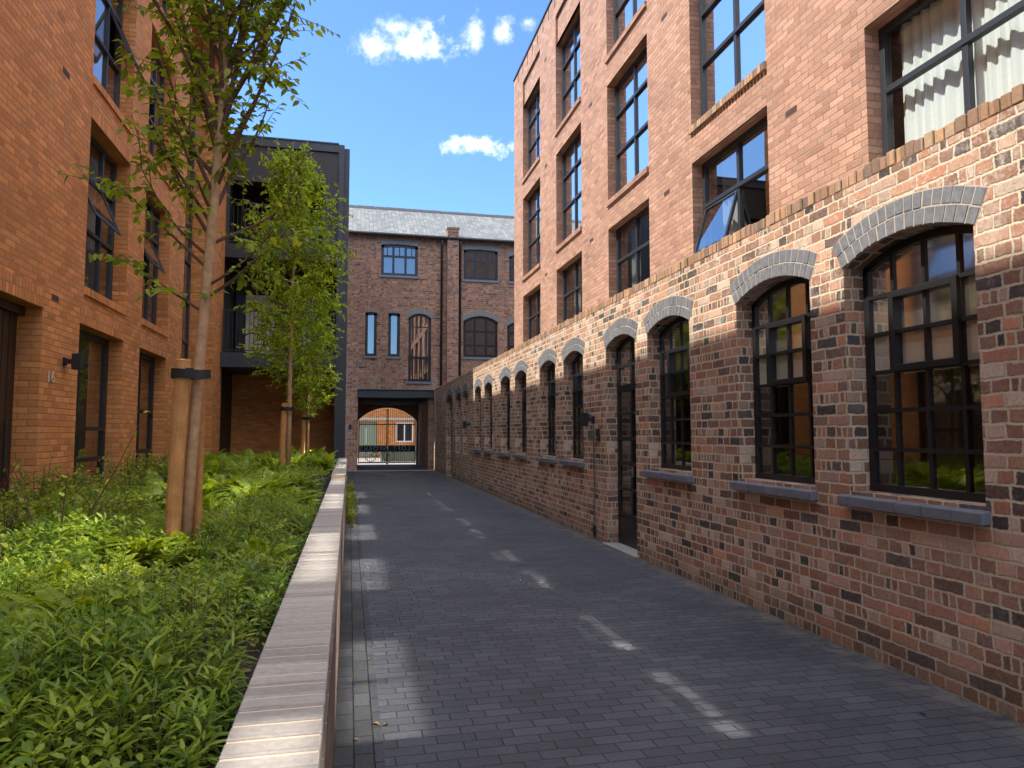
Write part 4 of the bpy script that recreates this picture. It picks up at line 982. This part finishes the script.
def shrub_mesh(seed, n=9, H=.55, ll=.05, wide=.5):
    r = np.random.default_rng(seed); P = []; D = []; N = []; S = []; k = MB()
    for i in range(n):
        az = r.uniform(0, 2*PI); el = r.uniform(.8, 1.4); l = H*r.uniform(.6, 1.15)
        pts = curve_pts((r.normal(0, .04), r.normal(0, .04), -.02), (math.cos(az)*math.cos(el)*wide*2, math.sin(az)*math.cos(el)*wide*2, math.sin(el)), l, 8, .2, .2, r)
        k.tube([tuple(p) for p in pts], list(np.linspace(.006, .002, 9)), 4, False)
        tw = [pts]
        for _ in range(4):
            j = int(r.integers(2, 8)); tp = curve_pts(pts[j], unit(r.normal(0, 1, 3)+UP*.6), l*.35, 4, .1, .2, r); tw.append(tp); k.tube([tuple(p) for p in tp], [.003,.003,.002,.002,.001], 4, False)
        for q in tw:
            for f in np.linspace(.2, 1, 12 if q is pts else 6):
                x = f*(len(q)-1); j = min(len(q)-2, int(x)); p = q[j]+(q[j+1]-q[j])*(x-j); P.append(p); D.append(r.normal(0, 1, 3)+UP*.1); N.append(UP+r.normal(0, .4, 3)); S.append(r.uniform(.7, 1.2))
    V, T = leaves(P, D, N, ll*np.array(S), ll*.62*np.array(S), .12, .15)
    sv = np.array(k.v); sf = np.array([t for f in k.f for t in ((f[0], f[1], f[2]), (f[0], f[2], f[3]))])
    return np_mesh('shrub', np.concatenate([V, sv]), np.concatenate([T, sf+len(V)]), [L_shrub, bark2], [0]*len(T)+[1]*len(sf))
def put(name, meshes, spots, label, cat, group, smin=.85, smax=1.15, zo=0):
    r = random.Random(len(spots)*7+len(name))
    for i, s in enumerate(spots):
        x, y = s[0], s[1]; sc = (s[2] if len(s) > 2 else 1)*r.uniform(smin, smax)
        o = mk(name, meshes[i % len(meshes)], None, (x, y, soil_z(x, y)-.02+zo)); o.rotation_euler = (0, 0, r.uniform(0, 6.28)); o.scale = (sc, sc, sc*r.uniform(.9, 1.1))
        tag(o, s[3] if len(s) > 3 else label, cat, group)
ferns = [fern_mesh(i) for i in (1, 2, 3, 4)]; tufts = [tuft_mesh(i) for i in (1, 2)]; shrubs = [shrub_mesh(i) for i in (1, 2, 3)]
fs = []; rr = random.Random(4)
for i in range(34):      # bright clumps between the trees
    fs.append((rr.uniform(-2.6, -.62), rr.uniform(8.3, 12.0)))
put('fern', ferns, fs, 'bright yellow green fern clump between the first tree and the steel edging', 'fern', 'ferns before the edging')
fs = []
for i in range(44): fs.append((rr.uniform(-3.1, -.58), rr.uniform(12.6, 20.2)))
put('fern', ferns, fs, 'bright green fern clump in the farther raised bed', 'fern', 'ferns in the farther bed', 1.0, 1.3)
put('fern', ferns, [(rr.uniform(-2.9,-.9), rr.uniform(2.4,7.8), .72) for i in range(26)], 'small fern among the low leafy cover of the near bed', 'fern', 'small ferns in the near bed')
put('grass_tuft', tufts, [(rr.uniform(-2.6,-.75), rr.uniform(2.0,8.2), .7) for i in range(20)], 'small grass tuft among the low leafy cover of the near bed', 'grass', 'small grass tufts in the near bed')
put('fern', ferns, [(-.58,5.3,.62,'lime green fern spilling towards the coping right of the nearest tree'), (-2.9,7.6,1,'yellow green fern left of the thick stake by the brick piers'), (-2.25,5.0,.8,'yellow green fern in the left middle of the near bed')], None, 'fern', 'ferns in the near bed')
sp = [(-3.15+rr.uniform(-.12,.25), 5.2+.46*i+rr.uniform(-.15,.15)) for i in range(22)]
put('shrub', shrubs, sp, 'leafy low shrub along the foot of the left brick piers', 'shrub', 'shrubs along the brick piers', .8, 1.2)
sp = [(rr.uniform(-2.9,-1.7), rr.uniform(3.2,7.6)) for i in range(16)]
put('shrub', shrubs, sp, 'yellow green shrub in the left middle of the bed', 'shrub', 'shrubs in the near bed', .6, .9)
put('grass_tuft', tufts, [(-1.02,1.95,1.0,'arching grass tuft in the bottom left corner of the bed'), (-1.28,2.35,.9,'grass tuft just behind the bottom corner tuft'), (-1.0,8.2,.8,'grass tuft right of the thin stake by the fern clumps'), (-2.2,9.6,.9,'grass tuft left of the fern clumps by the second pier')], None, 'grass', 'grass tufts')
# long bare arching twig shrub beside the stake
t = empty('twiggy_shrub', (-1.75,5.6,.64), 'bare reddish twiggy shrub with a few yellow leaves left of the stake', 'shrub'); k = MB(); P = []; r = np.random.default_rng(8)
for d, l in (((.6,-.1,.9), 1.25), ((.75,-.1,.35), .8), ((-.7,0,.35), .9), ((.2,-.2,1), .7), ((-.4,.1,.8), .8)):
    pts = curve_pts((-1.95,5.5,.62), d, l, 10, .25, .12, r); k.tube([tuple(p) for p in pts], list(np.linspace(.0075, .002, 11)), 5); P += [p for p in pts[4:]]
child(k, 'twig', bark2, t); P = np.array(P); V, T = leaves(P, r.normal(0, 1, P.shape), np.tile(UP, (len(P), 1))+r.normal(0, .3, P.shape), .055, .032)
mk('foliage', np_mesh('foliage', V, T, [L_shrub]), t, (1.75,-5.6,-.64))
# garden spotlight
t = empty('garden_spotlight', (-1.16,7.1,.66), 'small pale round garden spotlight on a spike beside the thin stake', 'light'); k = MB(); k.lathe((-1.16,7.1,.78), [(.05,-.055),(.062,-.05),(.062,.05),(.045,.06)], 16, 'y'); child(k, 'lamp_head', simple('grey_lamp', (.5,.46,.45), .5), t)
k = MB(); k.tube([(-1.16,7.1,.55), (-1.16,7.1,.74)], .012, 6); child(k, 'spike', steel, t)
# weeds at the planter's foot
wd = [(.03+rr.uniform(-.03,.05), 12.3+.42*i+rr.uniform(-.1,.1)) for i in range(15)]
for i, (x, y) in enumerate(wd):
    o = mk('weed', shrubs[i % 3], None, (x, y, .0)); o.scale = (.42,.42,.75); o.rotation_euler = (0, 0, i*1.9); tag(o, 'green weed growing at the foot of the farther planter wall', 'weed', 'weeds along the planter foot')

# fallen leaves on the bare soil and a few on the paving
r = np.random.default_rng(77); n = 420; px = r.uniform(-.95, -.30, n); py = r.uniform(1.0, 6.0, n)
P = np.stack([px, py, [soil_z(a, c)+.008 for a, c in zip(px, py)]], 1)
q = 46; wx = np.concatenate([r.uniform(0, .25, q//2), r.uniform(3.1, 3.55, q-q//2)]); P = np.concatenate([P, np.stack([wx, r.uniform(2, 16, q), np.full(q, .006)], 1)])
D = r.normal(0, 1, P.shape); D[:, 2] *= .12; V, T = leaves(P, D, np.tile(UP, (len(P), 1))+r.normal(0, .25, P.shape), r.uniform(.025, .05, len(P)), r.uniform(.015, .028, len(P)))
tag(mk('leaf_litter', np_mesh('leaf_litter', V, T, [leaf_mat('dead_leaf', [(0,(.10,.055,.025)), (.6,(.19,.11,.045)), (1,(.30,.21,.09))], .1)])), 'dry brown leaf litter on the bare soil by the coping', 'leaf litter', kind='stuff')
